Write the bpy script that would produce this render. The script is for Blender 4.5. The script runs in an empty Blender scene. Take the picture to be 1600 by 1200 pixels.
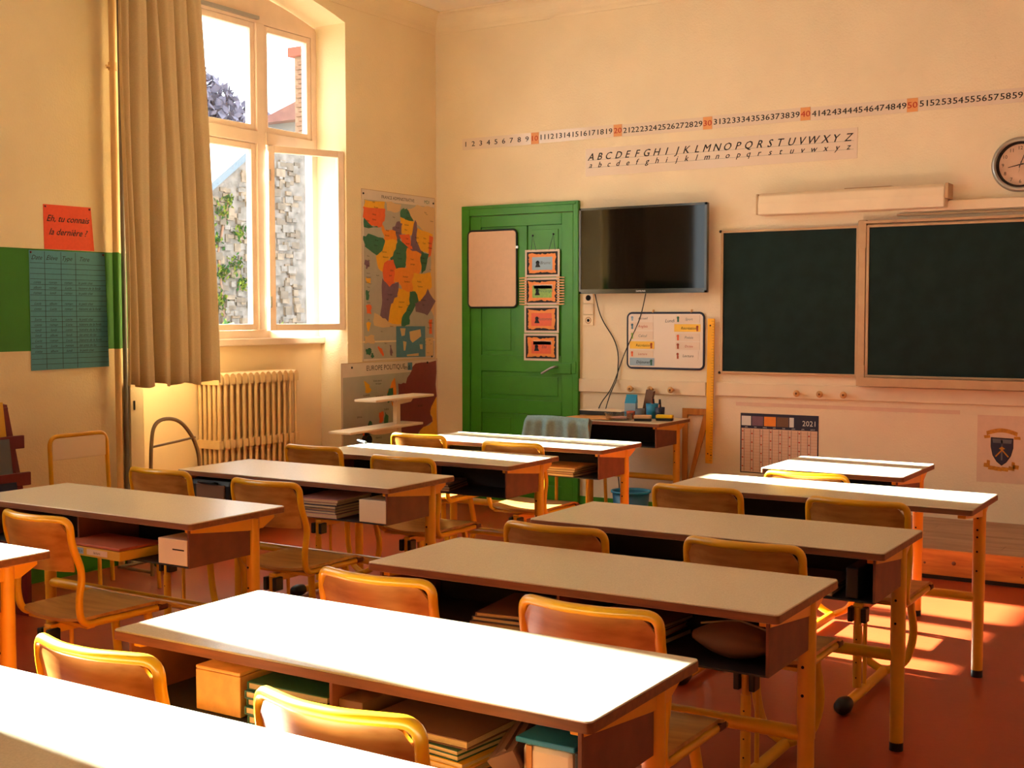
import bpy, bmesh, math, random
from mathutils import Vector, Matrix
random.seed(7)
S = bpy.context.scene
COL = S.collection
R = math.radians

# ------------------------------------------------------------------ camera, sky, sun, exposure
cam = bpy.data.cameras.new('camera'); camo = bpy.data.objects.new('camera', cam); COL.objects.link(camo)
cam.sensor_width = 36.0; cam.sensor_fit = 'HORIZONTAL'; cam.lens = 1948 / 1600 * 36
cam.clip_start = 0.05; cam.clip_end = 400
_p, _y, _r = R(3.19), R(31.98), R(-.06)
F_ = Vector((-math.sin(_y) * math.cos(_p), math.cos(_y) * math.cos(_p), -math.sin(_p)))
R0 = Vector((math.cos(_y), math.sin(_y), 0)); U0 = R0.cross(F_)
RR = R0 * math.cos(_r) + U0 * math.sin(_r); UU = -R0 * math.sin(_r) + U0 * math.cos(_r)
camo.matrix_world = Matrix(((RR.x, UU.x, -F_.x, 0), (RR.y, UU.y, -F_.y, 0), (RR.z, UU.z, -F_.z, 1.5), (0, 0, 0, 1)))
S.camera = camo

W = bpy.data.worlds.new('world'); S.world = W; W.use_nodes = True
bg = W.node_tree.nodes['Background']
bg.inputs[0].default_value = (0.86, 0.97, 1.0, 1); bg.inputs[1].default_value = 5.5

sun = bpy.data.lights.new('sun', 'SUN'); suno = bpy.data.objects.new('sun', sun); COL.objects.link(suno)
sun.energy = 105; sun.angle = R(0.8); sun.color = (0.90, 1.0, 0.92)
suno.rotation_euler = Vector((1.0, -0.08, -0.525)).to_track_quat('-Z', 'Y').to_euler()
suno.location = (-20, 3, 12)

S.view_settings.view_transform = 'Standard'; S.view_settings.look = 'None'
S.view_settings.gamma = 1; S.view_settings.use_curve_mapping = False
S.view_settings.exposure = 0.22
XL, YF = -5.94, 8.35            # left wall plane, front wall plane
NICHES = (5.22, 0.95)     # y of the left end of each window niche, width 1.99
for ny in NICHES:                # sky portals in the window openings (guide sampling only, emit nothing)
    pl = bpy.data.lights.new('window_portal', 'AREA'); pl.shape = 'RECTANGLE'; pl.size = 2.3; pl.size_y = 1.95
    pl.cycles.is_portal = True
    po = bpy.data.objects.new('window_portal', pl); COL.objects.link(po)
    po.location = (-6.32, ny + .995, 2.47); po.rotation_euler = Vector((1, 0, 0)).to_track_quat('-Z', 'Y').to_euler()

# ------------------------------------------------------------------ materials
def lin(c):
    return tuple(((v / 255) / 12.92 if v / 255 <= .04045 else ((v / 255 + .055) / 1.055) ** 2.4) for v in c)
def mat(name, rgb, rough=.6, metal=0, noise=0, scale=20, rgb2=None, bump=0, bscale=60, stretch=(1, 1, 1), spec=.5, detail=3, coat=0):
    m = bpy.data.materials.new(name); m.use_nodes = True; nt = m.node_tree; b = nt.nodes['Principled BSDF']
    b.inputs['Base Color'].default_value = (*lin(rgb), 1); b.inputs['Roughness'].default_value = rough
    b.inputs['Metallic'].default_value = metal; b.inputs['Specular IOR Level'].default_value = spec
    if coat: b.inputs['Coat Weight'].default_value = coat; b.inputs['Coat Roughness'].default_value = .12
    tc = nt.nodes.new('ShaderNodeTexCoord'); mp = nt.nodes.new('ShaderNodeMapping'); mp.inputs['Scale'].default_value = stretch
    nt.links.new(tc.outputs['Object'], mp.inputs[0])
    if noise or rgb2:
        n = nt.nodes.new('ShaderNodeTexNoise'); n.inputs['Scale'].default_value = scale; n.inputs['Detail'].default_value = detail
        nt.links.new(mp.outputs[0], n.inputs['Vector'])
        r = nt.nodes.new('ShaderNodeValToRGB'); c1 = lin(rgb)
        c2 = lin(rgb2) if rgb2 else tuple(v * (1 - noise) for v in c1)
        r.color_ramp.elements[0].color = (*c2, 1); r.color_ramp.elements[1].color = (*c1, 1)
        r.color_ramp.elements[0].position = .36; r.color_ramp.elements[1].position = .64
        nt.links.new(n.outputs['Fac'], r.inputs[0]); nt.links.new(r.outputs[0], b.inputs['Base Color'])
    if bump:
        n2 = nt.nodes.new('ShaderNodeTexNoise'); n2.inputs['Scale'].default_value = bscale; n2.inputs['Detail'].default_value = 4
        nt.links.new(mp.outputs[0], n2.inputs['Vector'])
        bp = nt.nodes.new('ShaderNodeBump'); bp.inputs['Strength'].default_value = bump; bp.inputs['Distance'].default_value = .01
        nt.links.new(n2.outputs['Fac'], bp.inputs['Height']); nt.links.new(bp.outputs[0], b.inputs['Normal'])
    return m
def glassmat(name, tint=(1, 1, 1), ior=1.45, rough=0.0):
    m = bpy.data.materials.new(name); m.use_nodes = True; nt = m.node_tree
    for n in list(nt.nodes): nt.nodes.remove(n)
    o = nt.nodes.new('ShaderNodeOutputMaterial'); mx = nt.nodes.new('ShaderNodeMixShader')
    t = nt.nodes.new('ShaderNodeBsdfTransparent'); g = nt.nodes.new('ShaderNodeBsdfGlossy'); lw = nt.nodes.new('ShaderNodeLayerWeight')
    pw = nt.nodes.new('ShaderNodeMath'); pw.operation = 'POWER'; pw.inputs[1].default_value = 5
    fr = nt.nodes.new('ShaderNodeMath'); fr.operation = 'MULTIPLY_ADD'; fr.inputs[1].default_value = .95; fr.inputs[2].default_value = .04
    nt.links.new(lw.outputs['Facing'], pw.inputs[0]); nt.links.new(pw.outputs[0], fr.inputs[0])
    t.inputs[0].default_value = (*tint, 1); g.inputs['Roughness'].default_value = rough
    nt.links.new(fr.outputs[0], mx.inputs[0]); nt.links.new(t.outputs[0], mx.inputs[1]); nt.links.new(g.outputs[0], mx.inputs[2])
    nt.links.new(mx.outputs[0], o.inputs[0]); return m
M = {}
M['wall'] = mat('wall_paint', (237, 213, 170), .75, noise=.05, scale=2.5, bump=.25, bscale=90)
M['wallfront'] = mat('front_wall_paint', (238, 218, 188), .7, noise=.05, scale=2.5, bump=.25, bscale=90)
M['ceil'] = mat('ceiling_paint', (240, 224, 202), .8, noise=.04, scale=2)
M['green'] = mat('green_gloss_paint', (56, 140, 22), .42, noise=.12, scale=6)
M['greenband'] = mat('green_band_paint', (46, 118, 14), .6, noise=.1, scale=5)
M['floor'] = mat('red_linoleum', (164, 60, 24), .36, noise=.2, scale=1.2, bump=.05, bscale=30, detail=6)
M['lamin'] = mat('desk_laminate', (230, 212, 182), .27, spec=.6, noise=.10, scale=260, bump=.03, bscale=200, detail=2)
M['edge'] = mat('desk_edge_wood', (134, 78, 42), .55, noise=.3, scale=30, stretch=(.2, 2, 2))
M['orange'] = mat('orange_tube_paint', (226, 156, 30), .38, noise=.06, scale=12, coat=.2)
M['yellow'] = mat('yellow_tube_paint', (228, 164, 12), .32, noise=.08, scale=9, coat=.3)
M['ply'] = mat('chair_plywood', (192, 134, 68), .28, rgb2=(160, 100, 42), scale=3.0, stretch=(1.2, 9, 9), detail=6)
M['plydark'] = mat('chair_plywood_edge', (96, 44, 26), .6)
M['black'] = mat('black_plastic', (18, 18, 20), .45, noise=.1, scale=20)
M['hole'] = mat('bolt_hole_black', (22, 10, 6), .9)
M['bin'] = mat('dark_bin_plastic', (34, 30, 30), .6, noise=.2, scale=30)
M['binend'] = mat('brown_bin_end', (122, 66, 42), .6, noise=.2, scale=18)
M['bookp'] = mat('paper_block', (214, 188, 152), .8, noise=.15, scale=90, stretch=(1, 1, 12))
M['curtain'] = mat('curtain_cloth', (214, 186, 140), .9, noise=.08, scale=160, bump=.1, bscale=400)
M['frame'] = mat('window_frame_paint', (233, 205, 182), .5, noise=.06, scale=8)
M['reveal'] = mat('reveal_paint', (240, 208, 160), .7, noise=.05, scale=3)
M['rad'] = mat('radiator_paint', (228, 190, 136), .5, noise=.08, scale=14)
M['pipe'] = mat('pipe_paint', (226, 178, 116), .5, noise=.06, scale=10)
M['uprightdark'] = mat('grey_upright', (112, 104, 98), .5, noise=.1, scale=10)
M['glass'] = glassmat('window_glass')
M['board'] = mat('chalkboard_green', (26, 44, 42), .7, spec=.15, noise=.25, scale=9, detail=6)
M['alu'] = mat('board_frame_beige', (196, 160, 122), .5, metal=.1, noise=.08, scale=14)
M['rail'] = mat('painted_rail', (236, 214, 184), .6, noise=.06, scale=6)
M['knob'] = mat('wooden_knob', (222, 168, 104), .5, noise=.15, scale=30)
M['tvb'] = mat('tv_bezel', (10, 10, 11), .22, coat=.5)
M['tvs'] = mat('tv_screen', (8, 7, 7), .05, spec=.3)
M['white'] = mat('white_print', (225, 222, 218), .6)
M['paper'] = mat('poster_paper', (220, 200, 182), .5, noise=.05, scale=10)
M['ink'] = mat('black_ink', (26, 20, 24), .7)
M['inkred'] = mat('red_ink', (190, 60, 40), .7)
M['orangecell'] = mat('orange_number_cell', (230, 158, 98), .5)
M['strip'] = mat('laminated_strip', (228, 206, 188), .3, coat=.4)
M['redpaper'] = mat('red_card', (236, 78, 44), .7, noise=.06, scale=60)
M['bluepaper'] = mat('blue_card', (78, 142, 158), .7, noise=.06, scale=60)
M['sea'] = mat('map_sea', (178, 168, 152), .45, noise=.06, scale=12)
M['land'] = mat('map_neighbour', (216, 178, 128), .45)
M['mgreen'] = mat('map_green', (50, 112, 84), .45, noise=.1, scale=30)
M['myellow'] = mat('map_yellow', (240, 172, 40), .45, noise=.06, scale=30)
M['morange'] = mat('map_orange', (240, 140, 44), .45, noise=.06, scale=30)
M['mred'] = mat('map_red', (234, 98, 48), .45, noise=.06, scale=30)
M['mpurple'] = mat('map_purple', (122, 88, 108), .45, noise=.1, scale=30)
M['mblue'] = mat('map_blue', (84, 134, 156), .45, noise=.08, scale=30)
M['mmaroon'] = mat('map_maroon', (134, 52, 54), .45, noise=.1, scale=20)
M['navy'] = mat('navy_print', (28, 34, 62), .5)
M['pink'] = mat('pale_pink_paper', (226, 190, 164), .6, noise=.05, scale=20)
M['gold'] = mat('gold_print', (206, 132, 30), .5, noise=.25, scale=60)
M['lblue'] = mat('pale_blue_print', (150, 176, 200), .5)
M['lgreen'] = mat('lime_print', (150, 190, 90), .5, noise=.2, scale=60)
M['lyellow'] = mat('yellow_card_print', (246, 196, 66), .5)
M['wb'] = mat('whiteboard_surface', (232, 216, 204), .35, coat=.2)
M['wbdoor'] = mat('cork_free_board', (222, 184, 156), .5, noise=.04, scale=30)
M['ruler'] = mat('yellow_ruler', (244, 176, 8), .45, noise=.06, scale=12)
M['wood'] = mat('honey_wood', (206, 136, 52), .5, rgb2=(176, 104, 34), scale=4, stretch=(6, 6, 1), detail=5)
M['pine'] = mat('pine_board', (224, 140, 52), .5, rgb2=(190, 104, 34), scale=3, stretch=(1, 6, 8), detail=5)
M['podtop'] = mat('podium_top', (176, 134, 100), .55, rgb2=(150, 108, 78), scale=3, stretch=(1, 7, 1), detail=5)
M['teal'] = mat('teal_cloth', (136, 168, 172), .95, noise=.15, scale=90, bump=.3, bscale=300)
M['cyan'] = mat('bright_blue', (28, 138, 186), .45)
M['binblue'] = mat('blue_bin_plastic', (20, 92, 132), .4)
M['brown'] = mat('brown_cover', (116, 82, 62), .6)
M['grey'] = mat('grey_plastic', (96, 98, 104), .5)
M['metal'] = mat('satin_metal', (170, 168, 164), .3, metal=.9)
M['greytube'] = mat('grey_tube', (150, 128, 104), .4, metal=.3)
M['maroon'] = mat('maroon_rack_paint', (110, 22, 30), .5, noise=.1, scale=9)
M['sponge'] = mat('beige_felt', (206, 164, 128), .9)
M['yel2'] = mat('yellow_plastic', (240, 200, 20), .45)
M['clear'] = glassmat('clear_plastic', (.93, .9, .88), 1.5, .05)
M['cream'] = mat('cream_melamine', (236, 214, 186), .5)
M['stone'] = mat('rubble_stone', (118, 108, 102), .95, rgb2=(88, 80, 74), scale=7, bump=.25, bscale=9, detail=8)
M['stone2'] = mat('brown_rubble', (100, 86, 74), .95, noise=.3, scale=9); M['stone3'] = mat('tan_rubble', (122, 104, 88), .95, noise=.3, scale=9)
M['slate'] = mat('slate_coping', (84, 94, 104), .6)
M['mortar'] = mat('chimney_mortar', (122, 92, 72), .9)
M['captile'] = mat('red_cap_tile', (130, 60, 44), .9)
M['brickc'] = mat('chimney_brick', (112, 78, 58), .9, noise=.15, scale=8)
M['rooftile'] = mat('red_roof_tile', (112, 70, 62), .9, noise=.2, scale=6)
M['housew'] = mat('house_render', (104, 98, 94), .9)
M['leafy'] = mat('yellow_green_leaf', (120, 134, 44), .8, noise=.35, scale=8)
M['leafd'] = mat('mid_green_leaf', (48, 88, 34), .8, noise=.3, scale=8)
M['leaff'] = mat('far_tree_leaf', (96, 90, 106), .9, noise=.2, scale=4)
M['ground'] = mat('courtyard_ground', (110,105,98), .9, noise=.2, scale=1)
M['ex_green'] = mat('dark_green_cover', (22, 82, 62), .5); M['ex_teal'] = mat('teal_cover', (40, 92, 92), .5)
M['ex_brown'] = mat('brown_folder_cover', (120, 84, 70), .5); M['ex_tan'] = mat('tan_folder_cover', (214, 150, 82), .6)
M['ex_pink'] = mat('pink_cover', (206, 150, 140), .6); M['ex_blue'] = mat('navy_cover', (26, 40, 74), .5)
M['ex_yel'] = mat('ochre_cover', (212, 158, 40), .6); M['ex_red'] = mat('brick_cover', (170, 78, 44), .6)

# ------------------------------------------------------------------ mesh builder
class MB:
    def __init__(s): s.v = []; s.f = []; s.m = []; s.sm = []
    def add(s, vs, fs, mi=0, smooth=False):
        o = len(s.v); s.v += [tuple(v) for v in vs]; s.f += [tuple(i + o for i in f) for f in fs]
        s.m += [mi] * len(fs); s.sm += [smooth] * len(fs); return s
    def box(s, c, d, mi=0, rot=None):
        x, y, z = (k / 2 for k in d); vs = [Vector((a * x, b * y, e * z)) for a in (-1, 1) for b in (-1, 1) for e in (-1, 1)]
        if rot: vs = [rot @ v for v in vs]
        c = Vector(c); vs = [v + c for v in vs]
        return s.add(vs, [(0, 1, 3, 2), (4, 6, 7, 5), (0, 4, 5, 1), (2, 3, 7, 6), (0, 2, 6, 4), (1, 5, 7, 3)], mi)
    def b2(s, a, b, mi=0):   # box from min to max
        return s.box([(i + j) / 2 for i, j in zip(a, b)], [abs(j - i) for i, j in zip(a, b)], mi)
    def prism(s, poly, a, b, ax='z', mi=0, side=None):
        n = len(poly)
        def P(u, v, w): return {'z': (u, v, w), 'y': (u, w, v), 'x': (w, u, v)}[ax]
        vs = [P(u, v, a) for u, v in poly] + [P(u, v, b) for u, v in poly]
        s.add(vs, [tuple(range(n)), tuple(range(2 * n - 1, n - 1, -1))], mi)
        o = len(s.v) - 2 * n
        for i in range(n):
            j = (i + 1) % n; s.f.append((o + i, o + j, o + n + j, o + n + i)); s.m.append(mi if side is None else side); s.sm.append(False)
        return s
    def tube(s, pts, r, n=12, closed=False, mi=0, cap=True):
        pts = [Vector(p) for p in pts]; k = len(pts); rings = []
        rr = r if isinstance(r, (list, tuple)) else [r] * k
        up = None
        for i, p in enumerate(pts):
            if closed: t = pts[(i + 1) % k] - pts[i - 1]
            else: t = pts[min(i + 1, k - 1)] - pts[max(i - 1, 0)]
            t.normalize()
            if up is None:
                up = Vector((0, 0, 1)) if abs(t.z) < .9 else Vector((0, 1, 0))
            up = (up - t * up.dot(t)).normalized(); sd = t.cross(up)
            rings.append([p + (up * math.cos(2 * math.pi * j / n) + sd * math.sin(2 * math.pi * j / n)) * rr[i] for j in range(n)])
        vs = [v for g in rings for v in g]; fs = []
        for i in range(k if closed else k - 1):
            a, b = i * n, ((i + 1) % k) * n
            for j in range(n): fs.append((a + j, a + (j + 1) % n, b + (j + 1) % n, b + j))
        s.add(vs, fs, mi, True)
        if cap and not closed:
            s.add(rings[0], [tuple(range(n))], mi); s.add(rings[-1], [tuple(range(n - 1, -1, -1))], mi)
        return s
    def cyl(s, a, b, r, n=16, mi=0, r2=None): return s.tube([a, b], [r, r2 if r2 else r], n, mi=mi)
    def lathe(s, prof, c=(0, 0, 0), n=24, mi=0, ax='z'):
        vs = []; fs = []
        for r, h in prof:
            for j in range(n):
                a = 2 * math.pi * j / n; u, v = r * math.cos(a), r * math.sin(a)
                p = (u, v, h) if ax == 'z' else ((u, h, v) if ax == 'y' else (h, u, v))
                vs.append(Vector(p) + Vector(c))
        for i in range(len(prof) - 1):
            for j in range(n): fs.append((i * n + j, i * n + (j + 1) % n, (i + 1) * n + (j + 1) % n, (i + 1) * n + j))
        return s.add(vs, fs, mi, True)
    def poly(s, pts, mi=0): return s.add(pts, [tuple(range(len(pts)))], mi)
    def flat(s, uv, y, mi=0): return s.add([(u, y, v) for u, v in uv], [tuple(range(len(uv)))], mi)
    def rect(s, x0, z0, x1, z1, y, mi=0): return s.flat([(x0, z0), (x1, z0), (x1, z1), (x0, z1)], y, mi)
    def grid(s, fn, nu, nv, mi=0, thick=0):
        vs = [Vector(fn(i / nu, j / nv)) for j in range(nv + 1) for i in range(nu + 1)]
        fs = [(j * (nu + 1) + i, j * (nu + 1) + i + 1, (j + 1) * (nu + 1) + i + 1, (j + 1) * (nu + 1) + i) for j in range(nv) for i in range(nu)]
        return s.add(vs, fs, mi, True)
    def slab(s, fn, nu, nv, th, mi=0):      # curved board: two smooth faces and a flat rim
        P = [[Vector(fn(i / nu, j / nv)) for i in range(nu + 1)] for j in range(nv + 1)]
        def N(i, j):
            a = P[j][min(i + 1, nu)] - P[j][max(i - 1, 0)]; b = P[min(j + 1, nv)][i] - P[max(j - 1, 0)][i]; return a.cross(b).normalized()
        A = [[P[j][i] + N(i, j) * th / 2 for i in range(nu + 1)] for j in range(nv + 1)]; B = [[P[j][i] - N(i, j) * th / 2 for i in range(nu + 1)] for j in range(nv + 1)]
        fs = [(j * (nu + 1) + i, j * (nu + 1) + i + 1, (j + 1) * (nu + 1) + i + 1, (j + 1) * (nu + 1) + i) for j in range(nv) for i in range(nu)]
        s.add([v for r in A for v in r], fs, mi, True); s.add([v for r in B for v in r], fs, mi, True)
        rim = [(0, i) for i in range(nu)] + [(j, nu) for j in range(nv)] + [(nv, i) for i in range(nu, 0, -1)] + [(j, 0) for j in range(nv, 0, -1)]
        ra = [A[j][i] for j, i in rim]; rb = [B[j][i] for j, i in rim]; n = len(rim)
        return s.add(ra + rb, [(k, (k + 1) % n, n + (k + 1) % n, n + k) for k in range(n)], mi)
    def mesh(s, name, mats):
        me = bpy.data.meshes.new(name); me.from_pydata(s.v, [], s.f)
        for m in (mats if isinstance(mats, (list, tuple)) else [mats]): me.materials.append(M[m] if isinstance(m, str) else m)
        me.polygons.foreach_set('material_index', s.m); me.polygons.foreach_set('use_smooth', s.sm); me.update()
        bm = bmesh.new(); bm.from_mesh(me); bmesh.ops.recalc_face_normals(bm, faces=bm.faces); bm.to_mesh(me); bm.free()
        return me
def add(name, mb, mats, parent=None, label=None, bev=0, solid=0, sub=0, loc=None, rot=None):
    me = mb.mesh(name, mats) if isinstance(mb, MB) else mb
    o = bpy.data.objects.new(name, me); COL.objects.link(o)
    if parent: o.parent = parent
    if label: o['label'] = label
    if name in ('capital_letters', 'small_letters', 'numbers', 'handwriting', 'place_names', 'month_names', 'clock_numbers'): o['kind'] = 'stuff'
    if loc: o.location = loc
    if rot: o.rotation_euler = rot
    if solid: md = o.modifiers.new('solid', 'SOLIDIFY'); md.thickness = solid; md.offset = 0
    if sub: md = o.modifiers.new('sub', 'SUBSURF'); md.levels = sub; md.render_levels = sub
    if bev: md = o.modifiers.new('bevel', 'BEVEL'); md.width = bev; md.segments = 2; md.limit_method = 'ANGLE'
    return o
def thing(name, label, cat, loc=(0, 0, 0), rz=0, group=None):
    o = bpy.data.objects.new(name, None); COL.objects.link(o); o.empty_display_size = .05
    o.location = loc; o.rotation_euler = (0, 0, rz); o['label'] = label; o['category'] = cat
    if group: o['group'] = group
    return o
def tag(o, label, cat, group=None):
    o['label'] = label; o['category'] = cat
    if group: o['group'] = group
    return o
def struct(name, mb, mats, parent=None, bev=0):
    o = add(name, mb, mats, parent, bev=bev)
    if not parent: o['kind'] = 'structure'
    return o
def copy_tree(o, parent=None, kids=None):
    c = o.copy(); COL.objects.link(c); c.parent = parent
    for ch in KIDS(o): copy_tree(ch, c)
    return c
def KIDS(o): return list(o.children)
def fillet(pts, r, n=6):
    pts = [Vector(p) for p in pts]; out = [pts[0]]
    rs = r if isinstance(r, (list, tuple)) else [r] * len(pts)
    for i in range(1, len(pts) - 1):
        a = (pts[i - 1] - pts[i]); b = (pts[i + 1] - pts[i]); d = min(rs[i], a.length * .49, b.length * .49)
        p0 = pts[i] + a.normalized() * d; p2 = pts[i] + b.normalized() * d
        for k in range(n + 1):
            t = k / n; out.append(p0 * (1 - t) ** 2 + pts[i] * 2 * t * (1 - t) + p2 * t * t)
    out.append(pts[-1]); return out
def rrect(x0, y0, x1, y1, r, n=5):
    out = []
    for cx, cy, a0 in ((x1 - r, y1 - r, 0), (x0 + r, y1 - r, 90), (x0 + r, y0 + r, 180), (x1 - r, y0 + r, 270)):
        for k in range(n + 1):
            a = R(a0 + 90 * k / n); out.append((cx + r * math.cos(a), cy + r * math.sin(a)))
    return out
_tc = {}
def textmb(mb, items, y, mi=0, shear=0, bold=0, wx=1):
    """items: (string, x, z, size, align). Adds flat lettering in the local x-z plane facing -y."""
    for s_, x, z, size, al in items:
        key = (s_, shear)
        if key not in _tc:
            cu = bpy.data.curves.new('t', 'FONT'); cu.body = s_; cu.size = 1; cu.shear = shear; cu.resolution_u = 2
            ob = bpy.data.objects.new('t', cu); COL.objects.link(ob)
            dg = bpy.context.evaluated_depsgraph_get(); me = bpy.data.meshes.new_from_object(ob.evaluated_get(dg))
            vs = [v.co.copy() for v in me.vertices]; fs = [tuple(p.vertices) for p in me.polygons]
            bpy.data.objects.remove(ob); bpy.data.curves.remove(cu); bpy.data.meshes.remove(me)
            _tc[key] = (vs, fs)
        vs, fs = _tc[key]
        if not vs: continue
        w = (max(v.x for v in vs) + min(v.x for v in vs)) * size * wx; off = {'l': 0, 'c': -w / 2, 'r': -w}[al]
        for k in ((-1, 1) if bold else (0,)):     # heavier pen: the glyph printed twice, slightly apart
            mb.add([(x + off + (v.x + k * bold) * size * wx, y - .00004 * k, z + (v.y + k * bold * .5) * size) for v in vs], fs, mi)
    return mb
def bars_xz(x0, x1, z0, z1, w, y0, y1):
    return MB().b2((x0, y0, z0), (x0 + w, y1, z1)).b2((x1 - w, y0, z0), (x1, y1, z1)).b2((x0, y0, z0), (x1, y1, z0 + w)).b2((x0, y0, z1 - w), (x1, y1, z1))
LEFTW = R(90)   # rotation for things facing +x on the left wall

# ------------------------------------------------------------------ room shell
XR, YB, ZC = 2.0, -4.2, 3.90
struct('floor', MB().b2((XL - .5, YB - .2, -.12), (XR + .2, YF + .2, 0)), 'floor')
struct('ceiling', MB().b2((XL - .6, YB - .2, ZC), (XR + .2, YF + .2, ZC + .15)), 'ceil')
wf = struct('wall_front', MB().b2((XL - .6, YF, 0), (XR + .2, YF + .2, ZC)), 'wallfront')
struct('wall_back', MB().b2((XL - .6, YB - .2, 0), (XR + .2, YB, ZC)), 'wall')
struct('wall_right', MB().b2((XR, YB, 0), (XR + .2, YF, ZC)), 'wall')
NW = 1.99; ZS = 1.335; ZT = 3.60; XN = -6.20
def arch(y0, n=16, rise=.15, zs=3.635):
    w = NW; Rr = (w * w / 4 + rise * rise) / (2 * rise); cy = y0 + w / 2; cz = zs + rise - Rr
    out = []
    for k in range(n + 1):
        y = y0 + w * k / n; out.append((y, cz + math.sqrt(Rr * Rr - (y - cy) ** 2)))
    return out
mb = MB(); edges = sorted([(n, n + NW) for n in NICHES]); y = YB
for a, b in edges:
    mb.b2((XL - .355, y, 0), (XL, a, ZC)); y = b
mb.b2((XL - .355, y, 0), (XL, YF, ZC))
for a, b in edges:
    ar = arch(a)
    mb.prism(ar + [(b, ZC), (a, ZC)], XL - .355, XL, ax='x')
wl = struct('wall_left', mb, 'wall')
for i, (a, b) in enumerate(reversed(edges)):
    apron = add('window_apron', MB().b2((XN - .095, a, 0), (XN, b, ZS - .05)), 'reveal', wl)
# green painted band, dado line, skirting
add('painted_band', MB().b2((XL, 2.95, 1.300), (XL + .003, 5.20, 1.868)), 'greenband', wl, label='broad dark green painted stripe')
mb = MB()
ys = YB
for a, b in edges: mb.b2((XL, ys, 1.288), (XL + .004, a, 1.300)); ys = b
mb.b2((XL, ys, 1.288), (XL + .004, YF, 1.300))
struct('trim_1', mb, 'wall')
struct('trim_2', MB().b2((XL, YF - .004, 1.288), (-5.67, YF, 1.300)).b2((-4.60, YF - .004, 1.288), (-3.46, YF, 1.300)), 'wallfront')
mb = MB(); ys = YB
for a, b in edges: mb.b2((XL, ys, 0), (XL + .015, a, .11)); mb.b2((XN, a, 0), (XN + .015, b, .11)); ys = b
mb.b2((XL, ys, 0), (XL + .015, YF - .015, .11))
struct('baseboard_left', mb, 'green')
struct('baseboard_front', MB().b2((XL + .015, YF - .015, 0), (-5.67, YF, .11)).b2((-4.60, YF - .015, 0), (-3.35, YF, .11)), 'green')
# cove cornice
def cove(n=8):
    out = [(0, 3.755), (.006, 3.755), (.012, 3.775)]
    for k in range(n + 1):
        a = R(90 * k / n); out.append((.125 - .113 * math.cos(a), 3.775 + .113 * math.sin(a)))
    return out + [(.135, 3.895), (.135, ZC), (0, ZC)]
prof = cove()
mb = MB().prism([(YF - p, z) for p, z in prof], XL, XR, ax='x'); struct('trim_3', mb, 'wallfront')
mb = MB().prism([(XL + p, z) for p, z in prof], YB, YF, ax='y'); struct('trim_4', mb, 'wall')

# ------------------------------------------------------------------ windows (three casements under a transom, flat tympanum under the arch)
def bars(mb, y0, y1, z0, z1, w, x0, x1):
    mb.b2((x0, y0, z0), (x1, y0 + w, z1)); mb.b2((x0, y1 - w, z0), (x1, y1, z1))
    mb.b2((x0, y0 + w, z0), (x1, y1 - w, z0 + w)); mb.b2((x0, y0 + w, z1 - w), (x1, y1 - w, z1)); return mb
def window(n, a, openright, fanlight=True):
    pw = .042 if fanlight else .026
    fx0, fx1 = XN - .09, XN - .02
    fr = struct('window_%d' % n, bars(MB(), a, a + NW, ZS, ZT, .055, fx0, fx1), 'frame')
    m = MB(); posts = [a + .735, a + 1.385]
    for p in posts: m.b2((fx0, p - pw, ZS + .055), (fx1 + .012, p + pw, ZT - .055))
    add('window_post', m, 'frame', fr, bev=.004)
    m = MB(); xs = [a + .055] + [q for p in posts for q in (p - pw, p + pw)] + [a + NW - .055]
    if fanlight:
        for i in range(3): m.b2((fx0, xs[2 * i], 2.705), (fx1 + .018, xs[2 * i + 1], 2.79))
        add('transom_rail', m, 'frame', fr, bev=.004)
    ar = arch(a, rise=.15, zs=3.62)
    add('arch_panel', MB().prism([(a, ZT), *[(y_, z_ + .0) for y_, z_ in ar], (a + NW, ZT)], fx0 + .02, fx1 - .01, ax='x'), 'frame', fr)
    add('window_sill', MB().b2((XN - .09, a, ZS - .05), (XN + .045, a + NW, ZS)), 'frame', fr, bev=.008)
    bl = MB().b2((fx1, a + .75, ZT - .035), (fx1 + .03, a + 1.36, ZT - .012)); add('latch_bar', bl, 'metal', fr, label='thin metal fanlight latch bar')
    for i in range(3):
        y0, y1 = xs[2 * i] + .003, xs[2 * i + 1] - .003
        for lvl, (z0, z1) in enumerate(((ZS + .058, 2.702), (2.793, ZT - .058)) if fanlight else ((ZS + .058, ZT - .058),)):
            if openright and i == 2 and lvl == 0: continue
            sa = add('sash', bars(MB(), y0, y1, z0, z1, .042, fx0 + .015, fx1 - .005), 'frame', fr, bev=.003)
            add('pane', MB().b2((fx0 + .035, y0 + .036, z0 + .036), (fx0 + .039, y1 - .036, z1 - .036)), 'glass', sa)
    if openright:   # lower right casement stands ajar into the room, hinged on the post
        sa = add('sash', bars(MB(), 0, .600, ZS + .052, 2.700, .047, -.021, .021), 'frame', fr, bev=.003, loc=(XN - .005, xs[4] + .01, 0), rot=(0, 0, R(-22.5)),
                 label='lower right casement standing ajar')
        add('pane', MB().b2((-.002, .042, ZS + .094), (.002, .558, 2.658)), 'glass', sa)
        add('hinge', MB().cyl((.03, .004, 1.55), (.03, .004, 1.63), .008).cyl((.03, .004, 2.45), (.03, .004, 2.53), .008), 'metal', sa)
    return fr
window(1, 5.22, True); window(2, .95, False, False)

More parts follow.
